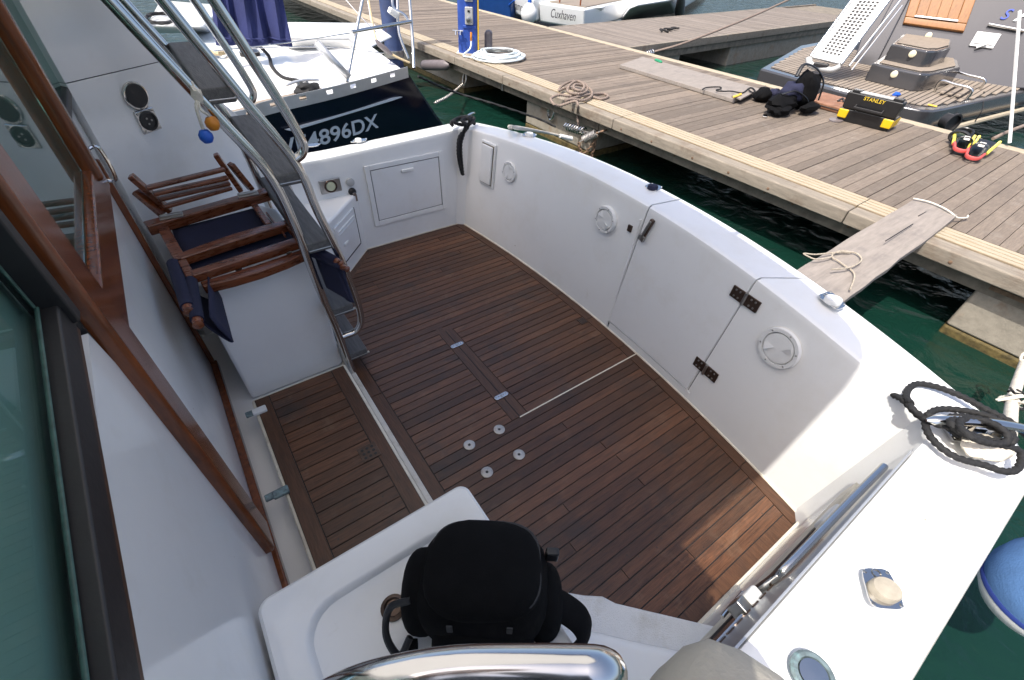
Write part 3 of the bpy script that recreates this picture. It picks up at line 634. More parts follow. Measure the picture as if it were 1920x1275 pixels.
# moulded steps up to the near side deck
def px_prism(pts, z, zb): return MB().slabpts([G(x, y, z) for x, y in pts], (0, 0, zb - z))
st1 = px_prism([(1000, 1098), (1095, 1114), (1130, 1116), (1155, 1129), (1312, 1166), (1378, 1180), (1345, 1240), (1180, 1215), (960, 1180)], .25, -.02).build('boarding_step', nonskid, BOAT, bev=.012, seg=3)
st2 = px_prism([(1070, 1172), (1125, 1180), (1185, 1195), (1345, 1228), (1420, 1240), (1420, 1420), (940, 1420), (940, 1190)], .36, -.02).build('side_deck_moulding', gel, BOAT, bev=.03, seg=4)
# near wall: channel, dark slot, tube rail, roller and lamp
def nearw(px, py):
    p0 = Vector((0, -.022, 0)); n = Vector((0, .62, .061)); return GP(px, py, p0, n)
NN = Vector((0, .62, .061)).normalized()
def wallstrip(nm, p, q, w, th, mat, par=BOAT, bev=.003):
    a, b = nearw(*p), nearw(*q); return MB().bar(a + NN * th / 2, b + NN * th / 2, th, w, Vector((0, 0, 1)) if False else NN.cross((b - a).normalized())).build(nm, mat, par, bev=bev)
def Wl(x, z, off=0.): return Vector((x, -.022 - .061 * z / .62, z)) + NN * off
def wpatch(nm, xa, xb, za, zb, th, mat, par, bev=.002):
    return MB().hexa([Wl(xa, za), Wl(xb, za), Wl(xb, zb), Wl(xa, zb)], [Wl(xa, za, th), Wl(xb, za, th), Wl(xb, zb, th), Wl(xa, zb, th)]).build(nm, mat, par, bev=bev)
ch = wpatch('wall_channel', .50, 1.40, .435, .640, .006, alum, BOAT)
wpatch('channel_slot', .60, 1.26, .395, .418, .012, rubber, ch)
wpatch('wall_strip', .50, 1.44, .300, .380, .010, gasket, ch)
for k in range(22): wpatch('hinge_link', .60 + k * .033, .622 + k * .033, .500, .507, .009, bronze, ch, 0)
MB().tube(spline([Wl(1.33, .592, .018), Wl(1.10, .578, .02), Wl(.86, .562, .02), Wl(.825, .52, .018), Wl(.806, .41, .014)], 6), .0105, 12).build('grab_tube', steel, ch)
MB().box((0, 0, 0), (.10, .05, .022)).build('wall_lamp', whitepl, ch, bev=.009, seg=3, M=frame_m(Wl(1.17, .45, .011), NN))
r_ = MB().box((0, 0, 0), (.055, .06, .034)).build('roller_bracket', whitepl, ch, bev=.010, seg=3, M=frame_m(Wl(.765, .46, .018), NN) @ Matrix.Rotation(.3, 4, 'Z'))
MB().box((.046, .0, .0), (.035, .045, .04)).build('roller_block', steeld, r_, bev=.004); MB().tube([Vector((-.04, -.034, .012)), Vector((.08, -.034, .012))], .005, 8).build('roller_pin', steel, r_)
wpatch('chrome_trim', .55, .70, .455, .50, .014, steel, ch)
# rubbing strake outside the near cap
MB().tube([lev(6, 'n', s) + Vector((0, -.006, -.03)) for s in (0.02, .2, .4, .7, 1.1, 1.6, 2.2)], .022, 8).build('rub_rail', grime_and_shade, BOAT)
# stern platform the gangplank rests on
MB().prism([(Xo(v) - .04, v) for v in (2.5, 2.0, 1.5, 1.0, .5, 0.1)] + [(2.42, .1), (2.46, .8), (2.46, 1.9), (2.42, 2.5)], -.02, .055).build('swim_platform', gel, BOAT, bev=.02)
# big stainless grab rail beside the photographer
RZ = 1.22
rp = [G(560, 1345, RZ - .06), G(660, 1297, RZ - .01), G(760, 1270, RZ), G(860, 1255, RZ), G(980, 1252, RZ), G(1080, 1253, RZ), G(1122, 1255, RZ), G(1138, 1260, RZ - .012), G(1132, 1270, RZ - .05), G(1115, 1300, RZ - .14), Vector((.19, .0, .70)), Vector((.185, -.02, .36))]
MB().tube(resample(spline(rp, 10), .008), .0185, 20).build('boarding_rail', steel, BOAT)
c = G(1522, 1266, .66); o = MB().lathe([(.041, 0), (.041, .006), (.036, .010), (.029, .010), (.028, .004), (.024, .004), (.020, .008), (.001, .009)], Matrix.Translation(c), 32).build('fuel_filler', verd, BOAT)
MB().lathe([(.027, .005), (.026, .010), (.001, .011)], Matrix.Translation(c), 28).build('filler_cap', steel, o)
# mooring cleats
def cleat(c, ang, par, s=1., mat=steel):
    M = Matrix.Translation(c) @ Matrix.Rotation(ang, 4, 'Z') @ Matrix.Scale(s, 4)
    mb = MB().tube(spline([(-.13, 0, .040), (-.06, 0, .052), (0, 0, .055), (.06, 0, .052), (.13, 0, .040)], 5), [.004] + [.012] * 19 + [.004], 10, squash=.8)
    for sx in (-.035, .035): mb.tube([(sx, 0, 0), (sx, 0, .048)], [.016, .010], 10)
    mb.box((0, 0, .004), (.12, .045, .008)); return mb.build('cleat', mat, par, M=M)
cleat(Vector((1.60, -.165, .645)), math.radians(-42), BOAT, 1.25); cleat(Vector((1.70, 2.87, .672)), math.radians(38), BOAT, .9)
# ================================================================ main pontoon
DZ = .17
DOCK = thing('main_pontoon', 'long floating pontoon of weathered grey deck boards with pale ribbed edge strips', 'pontoon')
UA, UB = 4.505, 7.18
fascia_d = pm('rib_gap_shade', (.26, .20, .13), .8, var=.25, scale=20)  # darker base colour stands in for shade between the ribs
v = -.62; i = 0
while v < 14.6:
    g = .004 if random.random() < .7 else .0065
    z = random.uniform(-.002, .002); w = .1 - g
    MB().hexa([D(UA, v, DZ - .03), D(UB, v, DZ - .03), D(UB, v + w, DZ - .03), D(UA, v + w, DZ - .03)], [D(UA, v, DZ + z), D(UB, v, DZ + z), D(UB, v + w, DZ + z), D(UA, v + w, DZ + z)]).build('deck_board', dockw, DOCK, smooth=False)
    v += .1
def dbox(u0, u1, v0, v1, z0, z1):
    return MB().hexa([D(u0, v0, z0), D(u1, v0, z0), D(u1, v1, z0), D(u0, v1, z0)], [D(u0, v0, z1), D(u1, v0, z1), D(u1, v1, z1), D(u0, v1, z1)])
dbox(4.3, 7.3, -4, 26, DZ - .05, DZ - .032).build('deck_underside', beam, DOCK)
# near edge: ribbed strip, flat cap, fascia in lengths, recessed beam
cuts = [-4, 1.05, 3.6, 5.72, 7.0, 9.4, 12.0, 15, 26]
for a, b in zip(cuts[:-1], cuts[1:]):
    b -= .006
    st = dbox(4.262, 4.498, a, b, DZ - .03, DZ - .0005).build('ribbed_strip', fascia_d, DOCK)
    for k in range(4):
        u = 4.266 + k * .0585; dbox(u, u + .042, a, b - .001, DZ - .010, DZ + .0035).build('rib', strip, st)
    dbox(4.115, 4.258, a, b, DZ - .115, DZ - .004).build('edge_fascia', fascia, DOCK, bev=.012, seg=2)
    dbox(7.18, 7.335, a, b, DZ - .12, DZ + .004).build('far_edge_strip', strip, DOCK, bev=.006)
for a, b in ((-4, 3.9), (3.91, 5.9), (5.91, 8.2), (8.21, 26)): dbox(4.235, 4.285, a, b, DZ - .235, DZ - .117).build('edge_beam', beam, DOCK, bev=.004)
dbox(4.215, 4.235, 5.84, 5.87, DZ - .235, DZ - .117).build('beam_bracket', galv, DOCK)
dbox(7.16, 7.24, -4, 26, DZ - .25, DZ - .121).build('edge_beam', beam, DOCK)
rd = random.Random(3)
for k in range(26):
    vv = -.5 + k * .43
    for (u, zz, r) in ((4.114, DZ - .075, .012), (4.234, DZ - .165, .011)):
        if rd.random() < .2: continue
        p = D(u, vv + rd.uniform(-.1, .1) + (.2 if zz < 0.05 else 0), zz)
        MB().lathe([(r, 0), (r, .002), (r * .6, .004), (.0005, .004)], frame_m(p, D(-1, 0)), 12).build('bolt', rust, DOCK)
# concrete floats
def float_block(v0, v1, u0=4.30):
    b = dbox(u0, 6.9, v0, v1, WZ + .07, DZ - .10).build('float_block', conc, DOCK, bev=.02)
    dbox(u0 - .004, 6.9, v0 - .004, v1 + .004, WZ - .75, WZ + .068).build('weed_skirt', algae, b, bev=.02)
    dbox(u0 - .012, u0 - .0045, v0 + .05, v1 - .05, DZ - .19, DZ - .16).build('rust_joint', rust, b)
float_block(-2.2, .10, 4.24); float_block(4.05, 5.38); float_block(7.3, 9.6, 4.45)
# ================================================================ finger pontoon
FING = thing('finger_pontoon', 'grey boarded side pontoon branching off behind the main pontoon', 'pontoon')
def F(u, w, z):       # u outward from the main pontoon, w across
    a = .055; b = D(7.345, 6.36, 0); d = Vector((math.cos(a), math.sin(a), 0)); n = Vector((-math.sin(a), math.cos(a), 0)); p = b + d * u + n * w; p.z = z; return p
FW = 2.2; u = .0
while u < 9.6:
    z = random.uniform(-.002, .002); w = .096
    MB().hexa([F(u, .05, DZ - .03), F(u + w, .05, DZ - .03), F(u + w, FW, DZ - .03), F(u, FW, DZ - .03)], [F(u, .05, DZ + z), F(u + w, .05, DZ + z), F(u + w, FW, DZ + z), F(u, FW, DZ + z)]).build('deck_board', dockw2, FING, smooth=False)
    u += .1
def fbox(u0, u1, w0, w1, z0, z1): return MB().hexa([F(u0, w0, z0), F(u1, w0, z0), F(u1, w1, z0), F(u0, w1, z0)], [F(u0, w0, z1), F(u1, w0, z1), F(u1, w1, z1), F(u0, w1, z1)])
for a, b in ((0, 3.2), (3.21, 6.4), (6.41, 12)): fbox(a, b, 0, .047, DZ - .13, DZ + .004).build('edge_fascia', fascia, FING, bev=.008)
fbox(0, 12, .03, .08, DZ - .25, DZ - .132).build('edge_beam', beam, FING); fbox(0, 12, FW + .003, FW + .05, DZ - .2, DZ + .004).build('edge_fascia', fascia, FING); fbox(0, 12, .09, FW, DZ - .06, DZ - .034).build('deck_underside', beam, FING)
for a, b in ((.25, 1.75), (3.6, 9.)): fbox(a, b, .07, FW, WZ - .6, DZ - .135).build('float_block', conc, FING, bev=.02)

# ================================================================ service pedestal
PC = D(4.22, 7.02, DZ); PC = (G(861, 104, DZ) + G(897, 100, DZ)) / 2 + Vector((.06, .10, 0))
PED = thing('service_pedestal', 'blue power and water pedestal with grey sockets on the pontoon edge', 'pedestal')
rz = Matrix.Rotation(math.radians(-38), 3, 'Z')
def pl(x, y, z): return PC + rz @ Vector((x, y, z))
mb = MB(); W2, D2 = .15, .10
prof = [(-W2, -D2), (-W2 * .55, -D2 * 1.25), (W2 * .55, -D2 * 1.25), (W2, -D2), (W2, D2), (-W2, D2)]
mb.slabpts([pl(x, y, 0) for x, y in prof], (0, 0, 1.35)); mb.build('column', bluep, PED, bev=.02, seg=3)
MB().slabpts([pl(-.18, -.13, .001), pl(.18, -.13, .001), pl(.18, .12, .001), pl(-.18, .12, .001)], (0, 0, .012)).build('base_plate', grime_and_shade, PED)
for k, zz in enumerate((.50, .78, 1.06)):
    s = MB().box(pl(.03, -D2 * 1.25 - .015, zz), (.12, .05, .22), rz).build('power_socket', greypl, PED, bev=.012, seg=2)
    M = frame_m(pl(.03, -D2 * 1.25 - .041, zz - .045), rz @ Vector((0, -1, 0)))
    MB().lathe([(.042, 0), (.040, .012), (.030, .016), (.001, .017)], None, 20).build('socket_lid', steeld, s, M=M)
    MB().box((0, .105, .002), (.035, .022, .006)).build('breaker_window', black, s, M=M)
MB().box(pl(.03, -D2 * 1.25 - .004, .36), (.2, .012, .035), rz).build('socket_ledge', bluep, PED, bev=.004)
MB().box(pl(W2 + .012, -D2, .68), (.018, .018, 1.34), rz).build('yellow_edge', yelp, PED, bev=.003)
tp = MB()
for x in (-.17, -.10): tp.tube([pl(x, -.10, .30), pl(x, -.19, .30), pl(x, -.20, .26)], .012, 8)
tp.tube([pl(-.22, -.17, .31), pl(-.06, -.17, .31)], .010, 8).build('water_tap', steel, PED)
MB().tube(spline([pl(.06, -.16, .30), pl(.06, -.18, .24), pl(.06, -.17, .19)], 5), .016, 8).build('hose_connector', orangep, PED)
BX2 = MB().box(pl(.30, .12, .15), (.12, .16, .30), rz).build('junction_box', greyf, PED, bev=.05, seg=4)
# hose coil
hp = [PC + rz @ Vector((.06, -.17, .2)), pl(.05, -.22, .1), pl(-.05, -.34, .02), pl(.1, -.40, .015)]
HC = G(935, 108, DZ + .015); n = 9
for k in range(n * 12):
    a = -2.4 + k / 12 * 2 * math.pi; r = .46 - .022 * (k / 12) + .02 * math.sin(k * 1.3)
    hp.append(HC + Vector((math.cos(a) * r * .95, math.sin(a) * r * .80, .012 + .010 * (k / 12) * .9 + .008 * math.sin(k * .9))))
tag(MB().tube(resample(spline(hp, 3), .03), .0125, 7).build('hose_coil', hosem), 'pale blue water hose coiled on the deck beside the blue pedestal', 'hose')

# ================================================================ steel pile
pb = D(3.60, 8.05, 0); PIL = thing('mooring_pile', 'dark blue and rusty steel pile standing in the water by the pontoon', 'pile')
MB().lathe([(.135, -1.5), (.135, 1.9), (.11, 2.0), (.02, 2.03)], Matrix.Translation((pb.x, pb.y, 0)), 28).build('shaft', pilem, PIL)
MB().lathe([(.16, .02), (.16, .12), (.137, .12), (.137, .02)], Matrix.Translation((pb.x, pb.y, 0)), 28).build('guide_ring', galv, PIL)
a, b = GX(790, 122, 3.9), GX(843, 122, 4.0)
FEN = MB().tube(resample(spline([a, a.lerp(b, .5), b], 6), .05), [.03] + [.075] * 40, 14) if False else MB().tube([a, a.lerp(b, .06), a.lerp(b, .12), a.lerp(b, .5), a.lerp(b, .88), a.lerp(b, .94), b], [.02, .055, .075, .078, .075, .055, .02], 16)
tag(FEN.build('cylinder_fender', greyf), 'grey cylindrical fender wedged between the pile and the pontoon', 'fender')

# ================================================================ ropes, springs and chains at the near pontoon edge
rc = random.Random(11)
cpath = []
for px, py, z in [(1085, 240, -.06), (1083, 215, .10), (1084, 200, .20), (1078, 190, .23), (1050, 198, .17), (1038, 195, .19), (1033, 185, .20), (1048, 178, .22), (1070, 180, .22), (1085, 172, .24), (1062, 165, .22), (1048, 170, .22), (1055, 160, .24), (1075, 152, .25), (1098, 158, .25), (1100, 170, .24), (1085, 176, .25), (1065, 172, .25), (1068, 160, .27), (1082, 152, .28), (1095, 160, .28), (1090, 170, .27), (1076, 166, .28), (1080, 158, .29), (1104, 165, .24), (1110, 178, .21), (1095, 188, .2), (1075, 186, .22), (1060, 188, .22), (1090, 180, .22), (1115, 176, .2), (1132, 176, .185), (1140, 181, .185), (1128, 186, .185), (1112, 182, .19)]:
    cpath.append(G(px, py, z) if z > .12 else GX(px, py, 4.06))
tag(rope(cpath, .017, 8, 6).build('rope_heap', ropeg), 'grey-brown mooring rope heaped on the pontoon edge with its tail hanging down', 'rope')
def helix(a, b, R, turns, r, mat, name, label, group=None):
    a, b = Vector(a), Vector(b); d = b - a; x, y = frame_of(d); pts = []
    n = int(turns * 14)
    for i in range(n + 1):
        t = i / n; an = 2 * math.pi * turns * t; pts.append(a + d * t + (x * math.cos(an) + y * math.sin(an)) * R)
    o = thing(name, label, 'spring', group=group)
    MB().tube(pts, r, 8).build('coil', mat, o)
    MB().tube([a - d.normalized() * .05, b + d.normalized() * .05], r * .8, 8).build('rod', galv, o)
    return o
helix(GX(1062, 237, 3.98), GX(1098, 247, 3.98), .040, 8, .010, steel, 'mooring_spring', 'bright steel mooring spring hanging below the heaped rope', 'mooring springs')
helix(GX(1094, 262, 3.9), GX(1118, 250, 3.98), .040, 9, .008, galv, 'mooring_spring', 'tightly wound mooring spring hooked to the rusty eye', 'mooring springs')
chain([GX(1085, 268, 3.9), GX(1092, 290, 3.92), GX(1105, 278, 3.95), GX(1120, 256, 4.0)], .05, .007, rust, 'chain_loop', 'rusty chain loop hanging below the mooring springs')
chain([GX(1118, 256, 4.0), GX(1114, 276, 4.0), GX(1108, 297, 4.0)], .05, .007, rust, 'chain_tail', 'short rusty chain hanging straight down from the eye')
e1 = D(4.22, 3.98, DZ - .19)
tag(MB().tube([GX(1118, 250, 3.98), GX(1130, 246, 4.03), GX(1140, 243, 4.2)], .012, 8).build('eye_bolt', rust), 'rusty eye bolt holding the springs to the pontoon beam', 'eye bolt')
tag(MB().tube([GX(1033, 211, 4.16) + Vector((0, .055 * math.cos(t), .085 * math.sin(t))) for t in [k * math.pi / 12 for k in range(24)]], .014, 8, closed=True).build('mooring_ring', steel), 'oval steel ring hanging under the rope heap', 'ring')
tag(MB().tube([GX(871, 148, 4.15) + Vector((.02 * math.sin(t), .05 * math.cos(t), .09 * math.sin(t))) for t in [k * math.pi / 12 for k in range(24)]], .013, 8, closed=True).build('mooring_ring', galv), 'steel ring below the pontoon edge by the pedestal', 'ring')
chain([GX(868, 157, 4.1), GX(856, 168, 3.8), GX(838, 182, 3.3), GX(816, 193, 2.9)], .055, .008, galv, 'mooring_chain', 'bright chain running from the ring towards the blue sailboat')
tag(rope([G(784, 143, .55), GX(850, 172, 2.9), GX(930, 196, 3.3), GX(1008, 222, 3.75), GX(1042, 238, 3.9)], .014, 7, 8, .03).build('mooring_line', ropeb), 'dark mooring line stretched from the sailboat stern to the springs', 'rope')
tag(MB().tube(spline([G(955, 238, .73), G(972, 240, .74), GX(1020, 248, 3.2), GX(1048, 254, 3.6)], 6), .013, 8).build('mooring_line', ropew), 'pale mooring line running over the stern cap to the springs', 'rope')
tag(MB().tube([GX(1050, 255, 3.62), GX(1072, 260, 3.78)], .024, 10).build('line_sleeve', whitepl), 'white plastic sleeve on the pale mooring line', 'sleeve')

# ================================================================ gangplank to the stern
gp = [G(1503, 500, .135), G(1590, 560, .135), G(1797, 403, .225), G(1718, 370, .225)]
ext = (gp[0] - gp[3]) * .36; ext2 = (gp[1] - gp[2]) * .36
P4 = [gp[0] + ext, gp[1] + ext2, gp[2], gp[3]]
GPK = thing('gangplank', 'bleached wooden gangplank bridging from the pontoon edge to the stern', 'plank')
mb = MB(); NX = 14; rows = []
for i in range(NX + 1):
    t = i / NX; l = P4[0].lerp(P4[3], t); r = P4[1].lerp(P4[2], t); rows.append([l + Vector((0, rc.uniform(-.004, .004), 0)), l.lerp(r, .5) + Vector((0, 0, .004)), r + Vector((0, rc.uniform(-.005, .005), 0))])
vs = []; fs = []
for rw in rows: vs += [q for q in rw] + [q - Vector((0, 0, .042)) for q in rw]
for i in range(NX):
    a, b = i * 6, i * 6 + 6; fs += [(a, a + 1, b + 1, b), (a + 1, a + 2, b + 2, b + 1), (a + 3, b + 3, b + 4, a + 4), (a + 4, b + 4, b + 5, a + 5), (a, b, b + 3, a + 3), (a + 2, a + 5, b + 5, b + 2)]
fs += [(0, 3, 4, 1), (1, 4, 5, 2), (NX * 6, NX * 6 + 1, NX * 6 + 4, NX * 6 + 3), (NX * 6 + 1, NX * 6 + 2, NX * 6 + 5, NX * 6 + 4)]
mb.add(vs, fs).build('board', greyp, GPK, bev=.004)
ck = MB()
for (a, b) in (((1722, 405), (1765, 382)), ((1660, 452), (1712, 420))):
    pa, pb_ = G(*a, .215), G(*b, .222); ck.bar(pa, pb_, .006, .004)
ck.build('crack', caulk, GPK)
tag(rope([G(1712, 372, .235), G(1740, 378, .24), G(1765, 388, .24), G(1782, 398, .235), G(1795, 408, .21), G(1812, 408, .20), G(1815, 404, .20)], .007, 7, 6).build('plank_lashing', ropew), 'thin cord lashed across the pontoon end of the gangplank', 'cord')
tag(rope([G(x, y, .165 + .0008 * k) for k, (x, y) in enumerate([(1594, 543), (1602, 520), (1598, 508), (1585, 499), (1570, 488), (1562, 484), (1560, 478), (1570, 474), (1595, 474), (1580, 470), (1562, 475), (1558, 482), (1530, 486), (1512, 479), (1508, 475), (1530, 477), (1570, 473), (1600, 473), (1614, 482), (1612, 492), (1590, 502), (1560, 505)])], .0055, 7, 5).build('loose_cord', ropefl), 'flecked thin cord lying loose on the boat end of the gangplank', 'cord')

# ================================================================ things lying on the pontoon
LP = thing('spare_plank', 'long weathered plank lying along the far side of the pontoon', 'plank')
q = [G(1162, 121, DZ + .05), G(1378, 186, DZ + .05), G(1424, 166, DZ + .05), G(1205, 106, DZ + .05)]
MB().slabpts([q[0], q[1], q[1].lerp(q[2], .45), q[2].lerp(q[1], .2), q[2], q[3]], (0, 0, -.045)).build('board', greyp, LP, bev=.004)
q2 = [p + Vector((0, 0, .0)) for p in (G(1372, 178, DZ + .075), G(1390, 185, DZ + .075), G(1424, 167, DZ + .075), G(1408, 162, DZ + .075))]
MB().slabpts(q2, (0, 0, -.022)).build('end_batten', greyp, LP, bev=.004)
tag(rope([G(x, y, DZ + .07 + .002 * k) for k, (x, y) in enumerate([(1317, 168), (1325, 164), (1348, 163), (1352, 166), (1343, 169), (1352, 171), (1372, 171), (1392, 174), (1405, 165), (1412, 166), (1416, 172), (1410, 173), (1403, 168)])], .009, 7, 6).build('loose_cord', ropeb), 'thin dark cord looped over the end of the long spare plank', 'cord')
tag(MB().slabpts([G(1375, 183, DZ + .085), G(1391, 177, DZ + .09), G(1390, 174, DZ + .09), G(1374, 180, DZ + .085)], (0, 0, -.008)).build('yellow_strap', yelp), 'short yellow strap on the end of the long spare plank', 'strap')
tag(MB().tube(spline([G(1228, 112, DZ + .06), G(1234, 114, DZ + .065), G(1241, 117, DZ + .06)], 5), [.006] + [.02] * 9 + [.012], 8).build('green_float', pm('green_plastic', (.02, .25, .12), .4)), 'small green plastic float lying near the finger pontoon', 'float')
tag(rope([F(1.9 + .07 * k, .75 + .10 * math.sin(k * 2.1) + .02 * k, DZ + .03 + .02 * math.sin(k * 1.7)) for k in range(12)], .018, 7, 5).build('rope_scrap', ropeb), 'short dark tangled rope on the finger pontoon', 'rope')
helix(F(.18, -.10, .02), F(.62, -.08, .06), .055, 8, .012, steel, 'mooring_spring', 'steel mooring spring in the corner between the two pontoons', 'mooring springs')
tag(MB().tube(spline([F(.66, -.08, .07), GX(1285, 80, 8.4), GX(1400, 35, 10.2), GX(1500, -10, 12.5)], 6), .02, 8).build('mooring_line', ropeg), 'grey mooring line rising from the corner spring across the finger pontoon', 'rope')

# toolbox
TB = thing('toolbox', 'black and yellow plastic toolbox with open lower tray on the pontoon', 'toolbox')
tbl, tbr = G(1568, 224, DZ), G(1662, 248, DZ); ex = (tbr - tbl).normalized(); ey = Vector((-ex.y, ex.x, 0)); ey = ey if ey.x > 0 else -ey
def tb(x, y, z): return tbl + ex * x + ey * y + Vector((0, 0, z))
TLn = (tbr - tbl).length
def tbh(x0, x1, y0, y1, z0, z1, s=0.): return MB().hexa([tb(x0, y0, z0), tb(x1, y0, z0), tb(x1, y1, z0), tb(x0, y1, z0)], [tb(x0 - s, y0 - s, z1), tb(x1 + s, y0 - s, z1), tb(x1 + s, y1 + s, z1), tb(x0 - s, y1 + s, z1)])
tbh(0, TLn, 0, .22, 0, .13, .015).build('tray', black, TB, bev=.008)
tbh(-.005, TLn + .005, -.012, .11, .135, .30, .010).build('lid', black, TB, bev=.012)
tbh(.10, TLn - .10, .0, .09, .302, .316).build('lid_recess', greypl, TB, bev=.003)
for x in (0.02, TLn - .10): tbh(x, x + .09, .0, .09, .295, .326).build('latch', black, TB, bev=.006)
for x, xx in ((-.012, .085), (TLn - .085, TLn + .012)): tbh(x, xx, -.022, .10, .035, .125, .004).build('corner_guard', yelp, TB, bev=.01)
tbh(TLn - .02, TLn + .016, .10, .235, .035, .125, .004).build('corner_guard', yelp, TB, bev=.01)
hd = MB().bar(tb(.12, -.05, .17), tb(TLn - .12, -.05, .17), .022, .022)
hd.bar(tb(.13, -.05, .17), tb(.13, .0, .2), .014, .014).bar(tb(TLn - .13, -.05, .17), tb(TLn - .13, .0, .2), .014, .014).build('handle', rubber, TB, bev=.004)
M = frame_m(tb(.17, -.0245, .252), -ey); text_mesh('lettering', 'STANLEY', .052, M, yel_letter, TB, .0012)
for k in range(3): MB().tube([tb(.3 + .05 * k, .14, .135), tb(.38 + .04 * k, .19, .15)], .008, 8).build('tool', steel, TB)
# leather case
CS = thing('leather_case', 'flat tan leather case lying behind the toolbox', 'case')
ca, cb, cc = G(1508, 196, DZ), G(1571, 214, DZ), G(1537, 183, DZ); e1, e2 = cb - ca, cc - ca
MB().slabpts([ca, ca + e1, ca + e1 + e2, ca + e2], (0, 0, .075)).build('body', leather, CS, bev=.02, seg=3)
MB().tube([ca + Vector((0, 0, .04)) - e2.normalized() * .004, cb + Vector((0, 0, .04)) - e2.normalized() * .004], .005, 6).build('zip', rubber, CS)
MB().tube(spline([ca + e1 * .72 + e2 * .4 + Vector((0, 0, .08)), ca + e1 * .78 + e2 * .5 + Vector((0, 0, .11)), ca + e1 * .86 + e2 * .5 + Vector((0, 0, .08))], 5), .012, 8).build('handle', rubber, CS)
tag(MB().prism([(lambda c: (c.x + .10 * math.cos(t), c.y + .07 * math.sin(t)))(G(1567, 226, DZ)) for t in [k * math.pi / 10 for k in range(20)]], DZ + .002, DZ + .012).build('toolbox_shadow', greyf), 'toolbox shadow painted as a dark flat oval on the boards', 'painted shadow')  # dark oval laid down as the toolbox's cast shadow
# dive gear bag: crumpled fabric blobs
def blob(c, sx, sy, sz, seed, rough=.18, n=3, M=None):
    bm = bmesh.new(); bmesh.ops.create_icosphere(bm, subdivisions=n, radius=1); r = random.Random(seed); ph = [(r.uniform(2, 5), Vector((r.uniform(-1, 1), r.uniform(-1, 1), r.uniform(-1, 1))).normalized(), r.uniform(0, 6)) for _ in range(7)]
    out = MB(); vs = []
    for v in bm.verts:
        p = v.co.copy(); k = 1 + rough * sum(math.sin(f * p.dot(d) * 2 + o) for f, d, o in ph) / 3; q = Vector((p.x * sx, p.y * sy, p.z * sz)) * k
        if M is not None: q = M @ q
        q = q + Vector(c); vs.append(q)
    out.add(vs, [tuple(v.index for v in f.verts) for f in bm.faces]); bm.free(); return out
DG = thing('dive_gear_bag', 'crumpled black dive gear bag dumped on the pontoon boards', 'bag')
bc = G(1476, 213, DZ)
blob(bc + Vector((-.05, .08, .10)), .30, .13, .10, 5).build('body', nylon, DG)
blob(bc + Vector((.30, .05, .22)), .17, .15, .20, 8).build('pocket', nylon, DG)
blob(bc + Vector((.12, .10, .20)), .13, .12, .11, 9).build('flap', navy, DG)
blob(bc + Vector((-.18, .02, .06)), .17, .10, .06, 12).build('side_pouch', nylon, DG)
blob(bc + Vector((.22, -.13, .07)), .18, .07, .06, 14).build('end_pouch', nylon, DG)
MB().tube(spline([bc + Vector(q) for q in ((.10, .12, .36), (.22, .14, .47), (.36, .04, .43), (.44, -.06, .30), (.42, -.10, .12))], 7), .022, 8, squash=.45).build('strap', black, DG)
MB().tube(spline([bc + Vector(q) for q in ((-.12, .1, .2), (.0, .02, .24), (.14, -.06, .18), (.22, -.10, .1))], 7), .016, 8, squash=.5).build('strap', black, DG)
MB().box(bc + Vector((-.40, .05, .012)), (.10, .05, .02), Matrix.Rotation(.5, 3, 'Z')).build('buckle', steel, DG, bev=.004)
SB = thing('dive_pouch', 'small dark blue pouch lying left of the dive gear bag', 'pouch'); sc_ = G(1428, 190, DZ)
blob(sc_ + Vector((0, 0, .07)), .15, .10, .075, 21).build('body', nylon, SB); blob(sc_ + Vector((.08, -.08, .10)), .07, .06, .06, 23).build('flap', navy, SB)
